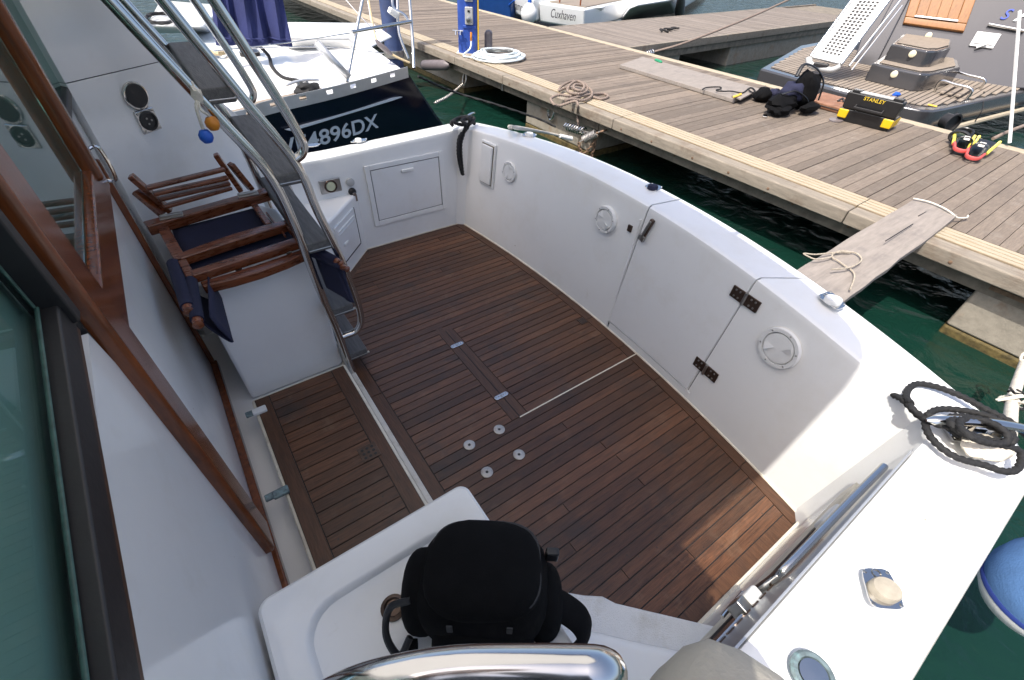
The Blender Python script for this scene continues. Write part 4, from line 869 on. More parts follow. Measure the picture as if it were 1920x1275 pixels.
# fins and mask
def fin(px, py, ang, tilt, name, label):
    c = G(px, py, DZ); M = Matrix.Translation(c + Vector((0, 0, .03))) @ Matrix.Rotation(ang, 4, 'Z') @ Matrix.Rotation(tilt, 4, 'Y')
    t = thing(name, label, 'fin', group='swim fins')
    MB().add([(0, -.075, 0), (.16, -.10, .005), (.30, -.105, .0), (.30, .105, .0), (.16, .10, .005), (0, .075, 0), (0, -.075, .02), (.16, -.10, .018), (.30, -.105, .010), (.30, .105, .010), (.16, .10, .018), (0, .075, .02)], [(0, 1, 2, 3, 4, 5), (11, 10, 9, 8, 7, 6), (0, 6, 7, 1), (1, 7, 8, 2), (2, 8, 9, 3), (3, 9, 10, 4), (4, 10, 11, 5), (5, 11, 6, 0)]).build('blade', finb, t, M=M)
    mb = MB()
    for s in (-1, 1): mb.bar((-.02, s * .08, .02), (.30, s * .105, .016), .022, .026)
    for s, nm in ((-1, 'a'), (1, 'b')): MB().tube(spline([(-.03, s * .075, .03), (.08, s * .088, .04), (.20, s * .10, .028), (.31, s * .106, .014)], 5), .014, 8).build('blade_rail', finy, t, M=M)
    # foot pocket: open shell
    ring = [[Vector((x, math.cos(a) * w, .02 + (math.sin(a) * .5 + .5) * h)) for a in [k * 2 * math.pi / 18 for k in range(18)]] for x, w, h in ((-.22, .062, .05), (-.16, .066, .09), (-.06, .070, .105), (.03, .066, .08), (.10, .05, .035))]
    vs = [v for rg in ring for v in rg]; fs = []
    for i in range(4): fs += [(i * 18 + j, i * 18 + (j + 1) % 18, (i + 1) * 18 + (j + 1) % 18, (i + 1) * 18 + j) for j in range(18) if not (i < 2 and 2 <= j <= 6)]
    MB().add(vs, fs).build('foot_pocket', finb, t, M=M)
    MB().bar((-.10, 0, .115), (.02, 0, .10), .05, .012).build('pocket_panel', finw, t, bev=.004, M=M)
    MB().tube(spline([(-.14, -.066, .07), (-.25, -.05, .075), (-.29, 0, .08), (-.25, .05, .075), (-.14, .066, .07)], 6), .012, 8, squash=1.6).build('heel_strap', finr, t, M=M)
    MB().box((-.13, .075, .07), (.05, .02, .03)).build('strap_buckle', finr, t, bev=.005, M=M)
fin(1826, 293, math.radians(8), math.radians(-12), 'swim_fin', 'yellow and black swim fin with red strap, nearer the gangplank')
fin(1797, 281, math.radians(14), math.radians(-9), 'swim_fin', 'yellow and black swim fin with red strap beside the dive mask')
MK = thing('dive_mask', 'black dive mask with strap leaning behind the swim fins', 'mask'); mc = G(1789, 272, DZ) + Vector((0, 0, .08))
MB().tube([mc + Vector((.0, .085 * math.cos(t), .055 * math.sin(t))) for t in [k * math.pi / 12 for k in range(24)]], .016, 8, closed=True).build('frame', finb, MK)
MB().slabpts([mc + Vector((.0, .08 * math.cos(t), .05 * math.sin(t))) for t in [k * math.pi / 10 for k in range(20)]], (.006, 0, 0)).build('lens', glassm, MK)
MB().tube(spline([mc + Vector((.0, .08, 0)), mc + Vector((.09, .06, .05)), mc + Vector((.12, 0, .06)), mc + Vector((.09, -.06, .05)), mc + Vector((0, -.08, 0))], 6), .012, 8, squash=1.7).build('strap', finb, MK)
# ================================================================ neighbouring sailboat (navy hull)
SB2 = thing('sailboat', 'white decked sailboat with navy hull and blue canvas moored alongside', 'boat')
DK = .65
edge = [G(430, 228, DK), G(500, 205, DK), G(640, 172, DK), G(765, 137, DK)]
dirv = (edge[1] - edge[0]).normalized()
e0 = edge[0] - Vector((1, .10, 0)) * 2.6
sheer = spline([e0, e0.lerp(edge[0], .5) + Vector((0, -.05, 0)), edge[0], edge[1], edge[2], edge[3]], 6)
low = [Vector((p.x + (.0 if i < len(sheer) - 6 else .0), p.y + .10 + .0 * i, WZ - .1)) for i, p in enumerate(sheer)]
tail = edge[3]; tl = G(822, 219, .18); tl2 = tl + (tl - tail) * .9
n = len(sheer); vs = []; fs = []
for i, p in enumerate(sheer):
    t = i / (n - 1); k = max(0, (t - .55) / .45) ** 2
    dx = (tl2.x - tail.x) * k; dy = (tl2.y - tail.y) * k
    vs += [p, Vector((p.x + dx * .45, p.y + .02 + dy * .45, DK * .5 + (tl2.z) * .5)), Vector((p.x + dx, p.y + .05 + dy, tl2.z))]
for i in range(n - 1):
    a = i * 3; fs += [(a, a + 1, a + 4, a + 3), (a + 1, a + 2, a + 5, a + 4)]
o = MB().add(vs, fs).build('hull_side', navyhull, SB2)
BW = 2.6     # far side of the deck
fe = [Vector((p.x + .10, p.y + BW - 1.0 * max(0, i / (n - 1) - .4), DK)) for i, p in enumerate(sheer)]
# transom across
a, b, c, d = vs[(n - 1) * 3], vs[(n - 1) * 3 + 2], fe[-1] + Vector((tl2.x - tail.x, 0, tl2.z - DK)), fe[-1]
MB().add([a, b, c, d], [(0, 1, 2, 3)]).build('transom', navyhull, SB2)
# deck
mb = MB(); vs2 = []; fs2 = []
for p, q in zip(sheer, fe): vs2 += [p + Vector((0, .02, -.006)), p.lerp(q, .5) + Vector((0, 0, .05)), q]
for i in range(n - 1):
    a = i * 3; fs2 += [(a, a + 3, a + 4, a + 1), (a + 1, a + 4, a + 5, a + 2)]
mb.add(vs2, fs2).build('deck', gel, SB2)
# teak covering boards by the edge
for k in range(4):
    w0, w1 = .035 + k * .042, .035 + k * .042 + .038
    mb = MB()
    for i in range(0, n - 8):
        a, b = sheer[i], sheer[i + 1]; u = Vector((0, 1, .028))
        mb.add([a + u * w0 + Vector((0, 0, .004)), b + u * w0 + Vector((0, 0, .004)), b + u * w1 + Vector((0, 0, .004)), a + u * w1 + Vector((0, 0, .004))], [(0, 1, 2, 3)])
    mb.build('covering_board', slat, SB2)
# perforated toe rail: top and bottom bands joined by webs
tr = []
rs = resample(sheer, .02); L0 = len(rs)
def band(z0, z1, i0, i1):
    m = MB(); pts = rs[i0:i1 + 1:2] + ([rs[i1]] if (i1 - i0) % 2 else [])
    for a, b in zip(pts[:-1], pts[1:]): m.hexa([a + Vector((0, -.006, z0)), b + Vector((0, -.006, z0)), b + Vector((0, .002, z0)), a + Vector((0, .002, z0))], [a + Vector((0, -.006, z1)), b + Vector((0, -.006, z1)), b + Vector((0, .002, z1)), a + Vector((0, .002, z1))])
    return m
rail = band(-.035, .004, 0, L0 - 1).build('toe_rail', alum, SB2)
band(.034, .052, 0, L0 - 1).build('rail_top', alum, rail)
i = L0 - 1; k = 0
while i > 12:
    j = max(0, i - (9 if k % 2 == 0 else 0)); 
    if k % 2 == 0: band(.004, .034, j, i).build('rail_web', alum, rail); i = j
    else: i -= 3
    k += 1
# stripe and registration on the hull side
def hull_pt(px, py): return GP(px, py, edge[1], Vector((-(edge[3] - edge[1]).y, (edge[3] - edge[1]).x, 0)) * -1) 
hn = Vector(((edge[3] - edge[1]).y, -(edge[3] - edge[1]).x, 0)).normalized()
if hn.y > 0: hn = -hn
def hp_(px, py): return GP(px, py, edge[1] + hn * .035, hn)
s0, s1 = hp_(538, 244), hp_(755, 182)
MB().slabpts([s0, hp_(548, 246), hp_(735, 189), s1, hp_(738, 184.5), hp_(555, 240)], -hn * .03).build('hull_stripe', letter, SB2)
ta, tb_ = hp_(536, 296), hp_(713, 239); ux = (tb_ - ta).normalized(); zx = hn; yx = zx.cross(ux)
M = Matrix((ux, yx, zx)).transposed().to_4x4(); M.translation = ta + hn * .004
tx = text_mesh('registration', 'VE4896DX', .20, M, letter, SB2, .002, bold=.003)
wd = max(v.co.x for v in tx.data.vertices); sc = (tb_ - ta).length / wd
hgt = (hp_(640, 236) - hp_(645, 262)).length / .145
from mathutils.bvhtree import BVHTree
bv = BVHTree.FromPolygons([tuple(v) for v in vs], fs)
Mi = M.inverted()
for v in tx.data.vertices:
    v.co.x *= sc; v.co.y *= sc * .76; w = M @ v.co; h_ = bv.ray_cast(w + hn * 1.0, -hn)[0]
    if h_ is not None: v.co = Mi @ (h_ + hn * (.004 + (.002 if v.co.z > 0 else 0)))
# raised cabin side / coaming with round port
def sd(px, py, z): return G(px, py, z)
cp = [sd(545, 85, DK + .04), sd(660, 88, DK + .04), sd(715, 118, DK + .04)]
MB().hexa([G(538, 92, DK + .03), G(690, 97, DK + .03), G(742, 70, DK + .03), G(500, 55, DK + .03)], [G(536, 72, DK + .16), G(655, 66, DK + .16), G(700, 42, DK + .16), G(510, 40, DK + .16)]).build('coaming', gel, SB2, bev=.05, seg=4)
pc_ = G(572, 62, DK + .16); MB().lathe([(.06, 0), (.06, .006), (.001, .008)], frame_m(pc_ + Vector((0, -.02, 0)), Vector((0, -1, .7))), 24).build('port_light', letter, SB2)
MB().hexa([G(270, 62, DK + .03), G(395, 62, DK + .03), G(440, 20, DK + .03), G(300, 10, DK + .03)], [G(275, 48, DK + .18), G(380, 50, DK + .18), G(420, 10, DK + .18), G(300, 0, DK + .18)]).build('cabin_top', gel, SB2, bev=.03, seg=3)
# blue canvas dodger: hanging folds
mb = MB(); cols = 26; rowsn = 10; vs = []
bl, br, tl_, tr_ = GP(405, 84, (0, 5.0, 0), (0, 1, 0)), GP(546, 86, (0, 5.0, 0), (0, 1, 0)), GP(385, -60, (0, 5.25, 0), (0, 1, 0)), GP(520, -60, (0, 5.25, 0), (0, 1, 0))
for i in range(rowsn + 1):
    for j in range(cols + 1):
        s, t = j / cols, i / rowsn; p = bl.lerp(br, s).lerp(tl_.lerp(tr_, s), t)
        p = p + Vector((0, -.05 * math.sin(s * 15 + 2 * t) * (1 - .4 * t) - .03 * math.sin(s * 31 + 1), 0)); vs.append(p)
c1 = cols + 1
mb.add(vs, [(i * c1 + j, i * c1 + j + 1, (i + 1) * c1 + j + 1, (i + 1) * c1 + j) for i in range(rowsn) for j in range(cols)])
dg = mb.build('canvas_dodger', bcanvas, SB2); sm = dg.modifiers.new('sol', 'SOLIDIFY'); sm.thickness = .006
MB().tube([bl.lerp(br, s) + Vector((0, -.05 * math.sin(s * 15) - .03 * math.sin(s * 31 + 1), .05)) for s in [k / 40 for k in range(41)]], .006, 6).build('canvas_hem', bcanvas, SB2)
# pushpit and rails
def tub(nm, pts, r, mat=steel, par=SB2): return MB().tube(spline(pts, 5), r, 10).build(nm, mat, par)
gpt = lambda px, py, y: GY(px, py, y)
tub('pushpit_post', [G(651, 155, DK + .04), GY(655, 130, 4.3), GY(668, 60, 4.4), GY(686, -30, 4.5)], .014)
tub('pushpit_post', [G(776, 128, DK + .03), GY(774, 80, 4.55), GY(768, 0, 4.7)], .014)
tub('pushpit_rail', [GY(660, 60, 4.38), GY(715, 50, 4.45), GY(770, 40, 4.6)], .014)
tub('pushpit_rail', [GY(767, 40, 4.6), GY(758, 28, 4.7), GY(738, 14, 4.9), GY(735, -10, 5.0)], .013)
tub('pushpit_brace', [GY(745, 0, 4.9), GY(748, 60, 4.8), GY(766, 110, 4.7)], .012)
tub('pushpit_post', [GY(690, 0, 5.4), GY(697, 40, 5.5)], .012)
tub('life_line', [GY(400, 96, 4.2), GY(540, 80, 4.25), GY(656, 62, 4.38)], .004)
tub('life_line', [GY(430, 92, 4.6), GY(600, 88, 4.8), GY(720, 100, 4.9)], .004)
rod = MB().tube([G(654, 145, DK + .06), GY(593, 80, 4.28)], .03, 14, cap=False).build('rod_holder', alum, SB2); rod.modifiers.new('s', 'SOLIDIFY').thickness = .004
MB().box(GY(738, 24, 4.8), (.10, .06, .05), Matrix.Rotation(.6, 3, 'Y')).build('engine_clamp', whitepl, SB2, bev=.01)
bk = MB().tube([GY(705, 75, 4.75), GY(711, 83, 4.75), GY(722, 92, 4.72), GY(735, 102, 4.7)], [.02, .045, .05, .02], 12, squash=.5).build('rope_block', greyf, SB2, bev=0)
tub('block_line', [GY(690, -10, 5.2), GY(700, 50, 4.9), GY(706, 76, 4.75)], .007, ropet)
tub('block_line', [GY(735, 102, 4.7), GY(750, 110, 4.65), GY(768, 118, 4.6)], .010, ropet)
tub('life_line', [GY(640, -10, 5.2), GY(680, 35, 5.0), GY(705, 60, 4.9)], .005)
# winch with black line
wc = G(470, 105, DK + .03)
wn = MB().lathe([(.085, 0), (.085, .04), (.065, .06), (.055, .10), (.065, .15), (.06, .17), (.001, .175)], Matrix.Translation(wc), 24).build('winch', steeld, SB2)
MB().lathe([(.088, .0), (.088, .035)], Matrix.Translation(wc), 24).build('winch_base', rubber, wn)
MB().lathe([(.05, .17), (.075, .19), (.07, .25), (.03, .28), (.001, .283)], Matrix.Translation(wc + Vector((-.03, .05, 0))), 20).build('winch_cover', whitepl, wn)
rope([wc + Vector((.075 * math.cos(t), .075 * math.sin(t), .07 + .014 * t)) for t in [k * .5 for k in range(22)]] + [G(500, 100, DK + .10), G(510, 125, DK + .05), G(530, 145, DK + .03), G(560, 152, DK + .03), G(570, 165, DK + .05)], .016, 7, 5).build('winch_line', ropeb, SB2)
cleat(G(570, 167, DK + .02), math.radians(10), SB2, 1.1, alum)
blob(G(575, 166, DK + .05), .09, .05, .04, 31, .3).build('cleat_hitch', ropeb, SB2)
tag(rope([G(272 + 28 * (1 + .95 * math.cos(t)) , 34 + 9 * math.sin(t) + rc.uniform(-1.5, 1.5), DK + .06 + .004 * t) for t in [k * .62 for k in range(90)]], .013, 6, 3, .02).build('line_coil', ropeb), 'black line coiled on the sailboat deck behind the ladder', 'rope')
MB().hexa([G(400, 120, DK + .02), G(432, 88, DK + .02), G(395, 40, DK + .02), G(345, 40, DK + .02)], [G(400, 118, DK + .035), G(432, 86, DK + .035), G(395, 38, DK + .035), G(345, 38, DK + .035)]).build('deck_hatch', letter, SB2, bev=.006)
tag(MB().tube(spline([G(392, 97, DK + .05), G(410, 100, DK + .08), G(428, 96, DK + .05)], 4), .02, 8).build('deck_block', ropet), 'small tan rope block on the sailboat deck beside the ladder', 'block')

# ================================================================ boats beyond the pontoon
def far_boat(name, label, tA, tB, bot, length, dirx, hullm, txt=None, tsize=.3, z1=.25, flare=.12):
    t = thing(name, label, 'boat')
    A, Bq = tA.copy(), tB.copy(); ac = (Bq - A); d = Vector(dirx).normalized(); up = Vector((0, 0, 1)); nrm = -d
    Al, Bl = A + Vector((0, 0, bot - A.z)) - d * -flare, Bq + Vector((0, 0, bot - Bq.z)) - d * -flare
    vs = [Al, Bl, Bq, A]; mid = (A + Bq) / 2
    F2 = [p + d * length for p in vs]
    MB().hexa([Al, Bl, Bl + d * length, Al + d * length], [A, Bq, Bq + d * length, A + d * length]).build('hull', hullm, t, bev=.05, seg=3)
    return t
cA, cB = G(1010, 4, .22), G(1096, 17, .22)
cdir = Vector((1.0, .42, 0))
CX = far_boat('moored_boat', 'white boat stern lettered Cuxhaven beyond the pontoon', cA, cB, -.22, 5, cdir, gel)
n_ = -Vector((cdir.x, cdir.y, 0)).normalized(); ux = (cB - cA).normalized(); yx = Vector((0, 0, 1)) + Vector((0, 0, 0)); zx = ux.cross(yx).normalized()
if zx.dot(n_) < 0: zx = -zx
M = Matrix((ux, zx.cross(ux), zx)).transposed().to_4x4(); M.translation = cA + ux * .45 + Vector((0, 0, -.27)) + zx * .06
t_ = text_mesh('stern_lettering', 'Cuxhaven', .27, M, dark_letter, CX, .002, shear=.15)
kx = ((cB - cA).length * .55) / max(v.co.x for v in t_.data.vertices)
for v in t_.data.vertices: v.co.x *= kx
MB().hexa([G(1096, 36, -.15), G(1128, 36, -.15), G(1160, 14, -.15), G(1120, 10, -.15)], [G(1096, 17, .2), G(1128, 14, .2), G(1165, 0, .2), G(1120, -6, .2)]).build('swim_step', gel, CX, bev=.04)
MB().box(G(1115, 24, .05), (.18, .10, .10), Matrix.Rotation(.4, 3, 'Z')).build('step_bracket', greyf, CX, bev=.02)
cq = cA + cdir.normalized() * .1
MB().hexa([cA + cdir.normalized() * .25 + ux * .2 + Vector((0, 0, .004)), cB + cdir.normalized() * .25 - ux * .1 + Vector((0, 0, .004)), cB + cdir.normalized() * 4 - ux * .1 + Vector((0, 0, .004)), cA + cdir.normalized() * 4 + ux * .2 + Vector((0, 0, .004))], [cA + cdir.normalized() * .25 + ux * .2 + Vector((0, 0, .02)), cB + cdir.normalized() * .25 - ux * .1 + Vector((0, 0, .02)), cB + cdir.normalized() * 4 - ux * .1 + Vector((0, 0, .02)), cA + cdir.normalized() * 4 + ux * .2 + Vector((0, 0, .02))]).build('cockpit_boards', slat, CX)
for f_ in (.35, .8): MB().tube([cA.lerp(cB, f_) + cdir.normalized() * .3, cA.lerp(cB, f_) + cdir.normalized() * .3 + Vector((0, 0, 1.0))], .02, 8).build('stanchion', varn, CX)
tA_, tB_ = G(963, -14, .30), G(1000, -2, .30)
TR = far_boat('moored_boat', 'white boat end lettered Tramonto at the top edge', tA_, tB_, -.2, 5, cdir, gel)
ux = (tB_ - tA_).normalized(); zx = ux.cross(Vector((0, 0, 1))).normalized(); zx = zx if zx.dot(n_) > 0 else -zx
M = Matrix((ux, zx.cross(ux), zx)).transposed().to_4x4(); M.translation = tA_ + ux * .05 + Vector((0, 0, -.34)) + zx * .06
t_ = text_mesh('stern_lettering', 'Tramonto', .26, M, dark_letter, TR, .002)
kx = ((tB_ - tA_).length * .85) / max(v.co.x for v in t_.data.vertices)
for v in t_.data.vertices: v.co.x *= kx
q0, q1 = G(885, 14, -.2), G(958, 16, -.2)
far_boat('moored_boat', 'blue hulled boat just showing at the top behind the pedestal', G(885, -12, .2), G(957, -4, .2), -.4, 5, (1, .6, 0), pm('blue_hull', (.015, .06, .22), .25))
wb0, wb1 = G(1155, 30, -.2), G(1262, 14, -.2)
WHB = thing('moored_boat', 'rounded white hull behind the finger pontoon beside the dark outboard', 'boat')
MB().hexa([G(1160, 40, -.3), G(1272, 24, -.3), G(1330, -12, -.3), G(1200, -20, -.3)], [G(1182, 12, .35), G(1266, -2, .35), G(1320, -40, .35), G(1220, -40, .35)]).build('hull', gel, WHB, bev=.15, seg=5)
tag(MB().tube(spline([G(1274, 26, -.1), G(1276, 8, .2), G(1278, -12, .5)], 5), [.13, .14, .15, .14, .13, .13, .12, .12, .11, .10, .1][:11], 14).build('dark_fender', greyf), 'dark grey fender hanging beside the rounded white hull', 'fender')
FB_ = thing('ball_fender', 'white ball fender hanging at the Cuxhaven stern', 'fender'); fc = G(992, 26, .14)
MB().lathe([(.001, -.21), (.09, -.19), (.17, -.11), (.20, 0), (.18, .09), (.10, .18), (.04, .22), (.035, .26), (.001, .27)], Matrix.Translation(fc), 24).build('ball', whitepl, FB_)
MB().lathe([(.04, .20), (.05, .24), (.03, .30), (.001, .31)], Matrix.Translation(fc), 14).build('neck', bluepl, FB_)
tag(MB().tube(spline([G(920, 22, -.3), G(945, 16, -.1), G(965, 0, .2)], 6), .018, 7).build('mooring_line', bluepl), 'bright blue line in the water behind the pedestal', 'rope')

# ================================================================ grey motor yacht at the right
YT = thing('motor_yacht', 'grey metallic motor yacht stern with slatted platform and wooden door', 'boat')
PZ = .17
pf = [(1426, 128), (1470, 140), (1520, 155), (1600, 177), (1680, 197), (1728, 206), (1752, 207), (1775, 203), (1830, 191), (1920, 172), (2050, 146)]
pe = [G(x, y, PZ) for x, y in pf]
back = [G(2050, 95, PZ), G(1640, 60, PZ), G(1500, 85, PZ)]
MB().slabpts(pe + back, (0, 0, -.24)).build('swim_platform', greyh, YT, bev=.03, seg=4)
ins = [G(x, y, PZ + .001) for x, y in [(1446, 127), (1480, 137), (1530, 152), (1610, 172), (1690, 192), (1728, 199), (1750, 200), (1772, 196), (1830, 184), (1920, 166), (2050, 140), (2050, 100), (1640, 68), (1510, 90)]]
MB().slabpts(ins, (0, 0, .004)).build('platform_bed', caulk, YT, smooth=False)
# slats run fore and aft across the platform
import mathutils
cx_ = [p.xy for p in ins]
def clip(line_p, line_d):
    hits = []
    for a, b in zip(cx_, cx_[1:] + cx_[:1]):
        r = b - a; den = line_d.x * r.y - line_d.y * r.x
        if abs(den) < 1e-9: continue
        w = a - line_p; s = (w.x * r.y - w.y * r.x) / den; t = (w.x * line_d.y - w.y * line_d.x) / den
        if 0 <= t < 1: hits.append(s)
    return sorted(hits)
sdv = (G(1700, 166, PZ) - G(1655, 185, PZ)).xy.normalized(); sn = Vector((-sdv.y, sdv.x)); basep = G(1655, 185, PZ).xy
k = -60
while k < 80:
    h = clip(basep + sn * (k * .068), sdv)
    if len(h) >= 2 and h[1] - h[0] > .1:
        a, b = h[0] + .01, min(h[1] - .01, h[0] + 3.2); p, q = basep + sn * (k * .068) + sdv * a, basep + sn * (k * .068) + sdv * b
        MB().bar(Vector((p.x, p.y, PZ + .009)), Vector((q.x, q.y, PZ + .009)), .054, .010).build('platform_slat', slat, YT, smooth=False)
    k += 1
# stern wall, raked
wl = [G(1608, 150, PZ), G(1700, 185, PZ)]
w0, w1 = G(1610, 146, PZ), G(1960, 158, PZ)
sb0, sb1 = G(1600, 138, PZ), G(2060, 150, PZ)
wallP = G(1850, 155, PZ); 
yn_ = Vector((-1, -.30, .45)).normalized()
def yw(px, py): return GP(px, py, G(1800, 150, PZ), yn_)
MB().slabpts([yw(1590, 150), yw(2100, 175), yw(2100, -160), yw(1700, -160), yw(1655, -60)], -yn_ * .12).build('stern_wall', greyh, YT, bev=.02)
MB().slabpts([yw(1606, 128), yw(1640, 128), yw(1720, -30), yw(1690, -30)], yn_ * .06).build('stern_fin', greyh, YT, bev=.02, seg=3)
# two moulded steps
def ystep(pts, z0, z1, nm, padz):
    o = MB().slabpts([G(x, y, z1) for x, y in pts], (0, 0, z0 - z1)).build(nm, greyh, YT, bev=.03, seg=4)
    cen = sum((G(x, y, z1) for x, y in pts), Vector()) / len(pts)
    MB().slabpts([cen + (G(x, y, z1) - cen) * .86 + Vector((0, 0, .002)) for x, y in pts], (0, 0, .012)).build('step_pad', slat, o, bev=.004)
    return o
s1_ = ystep([(1636, 118), (1690, 130), (1728, 138), (1748, 138), (1802, 126), (1790, 90), (1668, 95)], PZ, PZ + .24, 'boarding_step', 0)
s2_ = ystep([(1672, 82), (1740, 95), (1760, 95), (1784, 88), (1790, 50), (1700, 55)], PZ, PZ + .46, 'boarding_step', 0)
lampc = pm('lamp_cream', (.70, .64, .45), .3)
for (px, py, ea, eb, zz) in ((1677, 139, (1636, 118), (1728, 138), PZ + .24), (1711, 101, (1672, 82), (1740, 95), PZ + .46), (1741, 67, 0, 0, 0)):
    if ea: P1, P2 = G(*ea, zz), G(*eb, zz); nn_ = (P2 - P1).cross(Vector((0, 0, 1))).normalized(); nn_ = nn_ if nn_.x < 0 else -nn_; p = GP(px, py, P1 + nn_ * .012, nn_)
    else: p = yw(px, py) + yn_ * .01
    MB().lathe([(.04, 0), (.045, .012), (.03, .02), (.001, .022)], frame_m(p, Vector((-1, -.3, .1))), 18).build('step_light', lampc, YT)
# wooden companion door
dq = [yw(1692, 46), yw(1806, 62), yw(1840, -30), yw(1716, -30)]
dr = MB().slabpts(dq, yn_ * .03).build('wood_door', oak, YT, bev=.008)
def dpt(s, t): return dq[0].lerp(dq[1], s).lerp(dq[3].lerp(dq[2], s), t) + yn_ * .032
fr_ = [((0, 0), (1, 0), (1, .16), (0, .16)), ((0, .16), (.16, .16), (.16, 1), (0, 1)), ((.84, .16), (1, .16), (1, 1), (.84, 1))]
for f4 in fr_: MB().slabpts([dpt(s + (.004 if s < .5 else -.004), t + .004) for s, t in f4], yn_ * .03).build('door_frame', oak, dr, bev=.01)
for k in range(4):
    s0_, s1_2 = .17 + k * .1675, .17 + k * .1675 + .163; MB().slabpts([dpt(s0_, .24), dpt(s1_2, .24), dpt(s1_2, 1), dpt(s0_, 1)], yn_ * .012).build('door_plank', oak, dr, bev=.004)
MB().slabpts([dpt(.15, .17), dpt(.85, .17), dpt(.85, .215), dpt(.15, .215)], yn_ * .05).build('door_sill', steel, dr, bev=.004)
# fittings on the stern wall
c = yw(1846, 76); sh = MB().box((0, 0, 0), (.30, .20, .03)).build('shower_box', whitepl, YT, bev=.01, M=frame_m(c + yn_ * .02, yn_))
MB().box((0, -.0, .02), (.24, .13, .012)).build('shower_lid', greypl, sh, bev=.006); MB().tube([Vector((-.05, -.12, .03)), Vector((.05, -.06, .05))], .018, 10).build('shower_head', whitepl, sh)
M = frame_m(yw(1898, 40) + yn_ * .012, yn_); text_mesh('name_lettering', 'A', .34, M, whitepl, YT, .006, shear=.25)
M = frame_m(yw(1872, 36) + yn_ * .012, yn_); text_mesh('name_mark', 'S', .20, M, blue_letter, YT, .006, shear=.3)
MB().tube([yw(1852, 47) + yn_ * .04, yw(1920, 60) + yn_ * .04], .022, 10).build('wall_rail', steel, YT)
# passerelle
PS = thing('passerelle', 'white perforated boarding gangway folded up on the grey yacht', 'gangway')
a0, a1 = GX(1520, 106, 8.35), GX(1578, 120, 8.35); far_a, far_b = GX(1620, -30, 9.0), GX(1690, -30, 9.0)
nrm = (a1 - a0).cross(far_a - a0).normalized(); nrm = nrm if nrm.x < 0 else -nrm
MB().slabpts([a0, a1, far_b, far_a], -nrm * .05).build('panel', whitepl, PS, bev=.008)
def pp(s, t): return a0.lerp(a1, s).lerp(far_a.lerp(far_b, s), t)
for s, nm in ((0, 'l'), (1, 'r')): MB().tube([pp(s, 0) + nrm * .01, pp(s, 1) + nrm * .01], .022, 10).build('side_rail', steel, PS)
hm = MB()
for r_i in range(22):
    for c_i in range(5):
        s, t = .26 + c_i * .12, .10 + r_i * .042; p = pp(s, t); M = frame_m(p + nrm * .001, nrm)
        hm.box(M @ Vector((0, 0, 0)), (.036, .026, .003), M.to_3x3())
ho = hm.build('grip_holes', black, PS); ho['kind'] = 'stuff'
MB().tube(spline([pp(-.02, -.03), pp(.2, -.10), pp(.8, -.10), pp(1.02, -.03)], 6), .05, 12, squash=.8).build('end_roller', greypl, PS)
MB().box(pp(.5, -.085) + nrm * .03, (.10, .20, .05), Matrix.Rotation(.3, 3, 'Z')).build('roller_pad', rubber, PS, bev=.01)
MB().tube([pp(1.12, .05) - nrm * .12, pp(1.10, 1.0) - nrm * .2], .018, 8).build('strut', steel, PS)
MB().tube([pp(1.25, .02) - nrm * .14, pp(1.2, .9) - nrm * .25], .012, 8).build('strut', steel, PS)
# folded swim ladder, exhaust, strap
SL = thing('swim_ladder', 'folded steel swim ladder lying on the slatted platform', 'ladder')
for k, dy in enumerate((0, -.16)):
    q = [G(1752, 172, PZ + .02), G(1764, 152, PZ + .16), G(1790, 158, PZ + .16), G(1822, 168, PZ + .14), G(1812, 186, PZ + .02)]
    off = (G(1786, 146, PZ) - G(1752, 166, PZ)) * k * .8
    MB().tube(spline([p + off for p in q], 5), .017, 10).build('side_tube', steel, SL)
for t in (.2, .5, .8):
    p, q = G(1756 + 50 * t, 172 + 10 * t, PZ + .05), G(1782 + 50 * t, 156 + 10 * t, PZ + .05); MB().bar(p, q, .05, .02).build('rung', slat, SL, bev=.004)
c = G(1788, 229, -.0); MB().lathe([(.11, 0), (.11, .03), (.09, .03), (.085, -.10), (.001, -.10)], frame_m(GX(1784, 230, pe[6].x - .02), Vector((-.4, -.9, 0))), 24).build('exhaust', rubber, YT)
tag(rope([G(1845, 172, PZ + .02), GX(1842, 205, pe[8].x - .02), GX(1828, 228, pe[8].x - .0)], .008, 6, 6, .03).build('fender_cord', ropeb), 'thin dark cord hanging over the grey platform edge', 'cord')
wst = [G(x, y, PZ - .245) for x, y in [(1775, 243), (1830, 228), (1920, 205), (2050, 175)]]
MB().tube(wst, .035, 8).build('boot_stripe', strip, YT)
tag(MB().bar(GX(1912, 20, 7.9), GX(1893, 268, 7.25), .02, .02).build('white_pole', whitepl), 'slim white pole standing upright at the right edge', 'pole')
tag(MB().tube(spline([GX(1862, 260, 7.3), GX(1890, 247, 7.5), GX(1935, 230, 8.0)], 5), .018, 8).build('mooring_line', ropeg), 'grey line sloping over the water by the white pole', 'rope')
tag(MB().tube([G(1740, 196, PZ + .03), G(1757, 200, PZ + .03)], .02, 8, squash=.5).build('yellow_tool', yelp), 'yellow handled tool lying on the slatted platform edge', 'tool')
tag(blob(G(1681, 177, PZ + .03), .05, .04, .03, 77).build('blue_rag', bluepl), 'small blue cloth on the slatted platform near the toolbox', 'cloth')
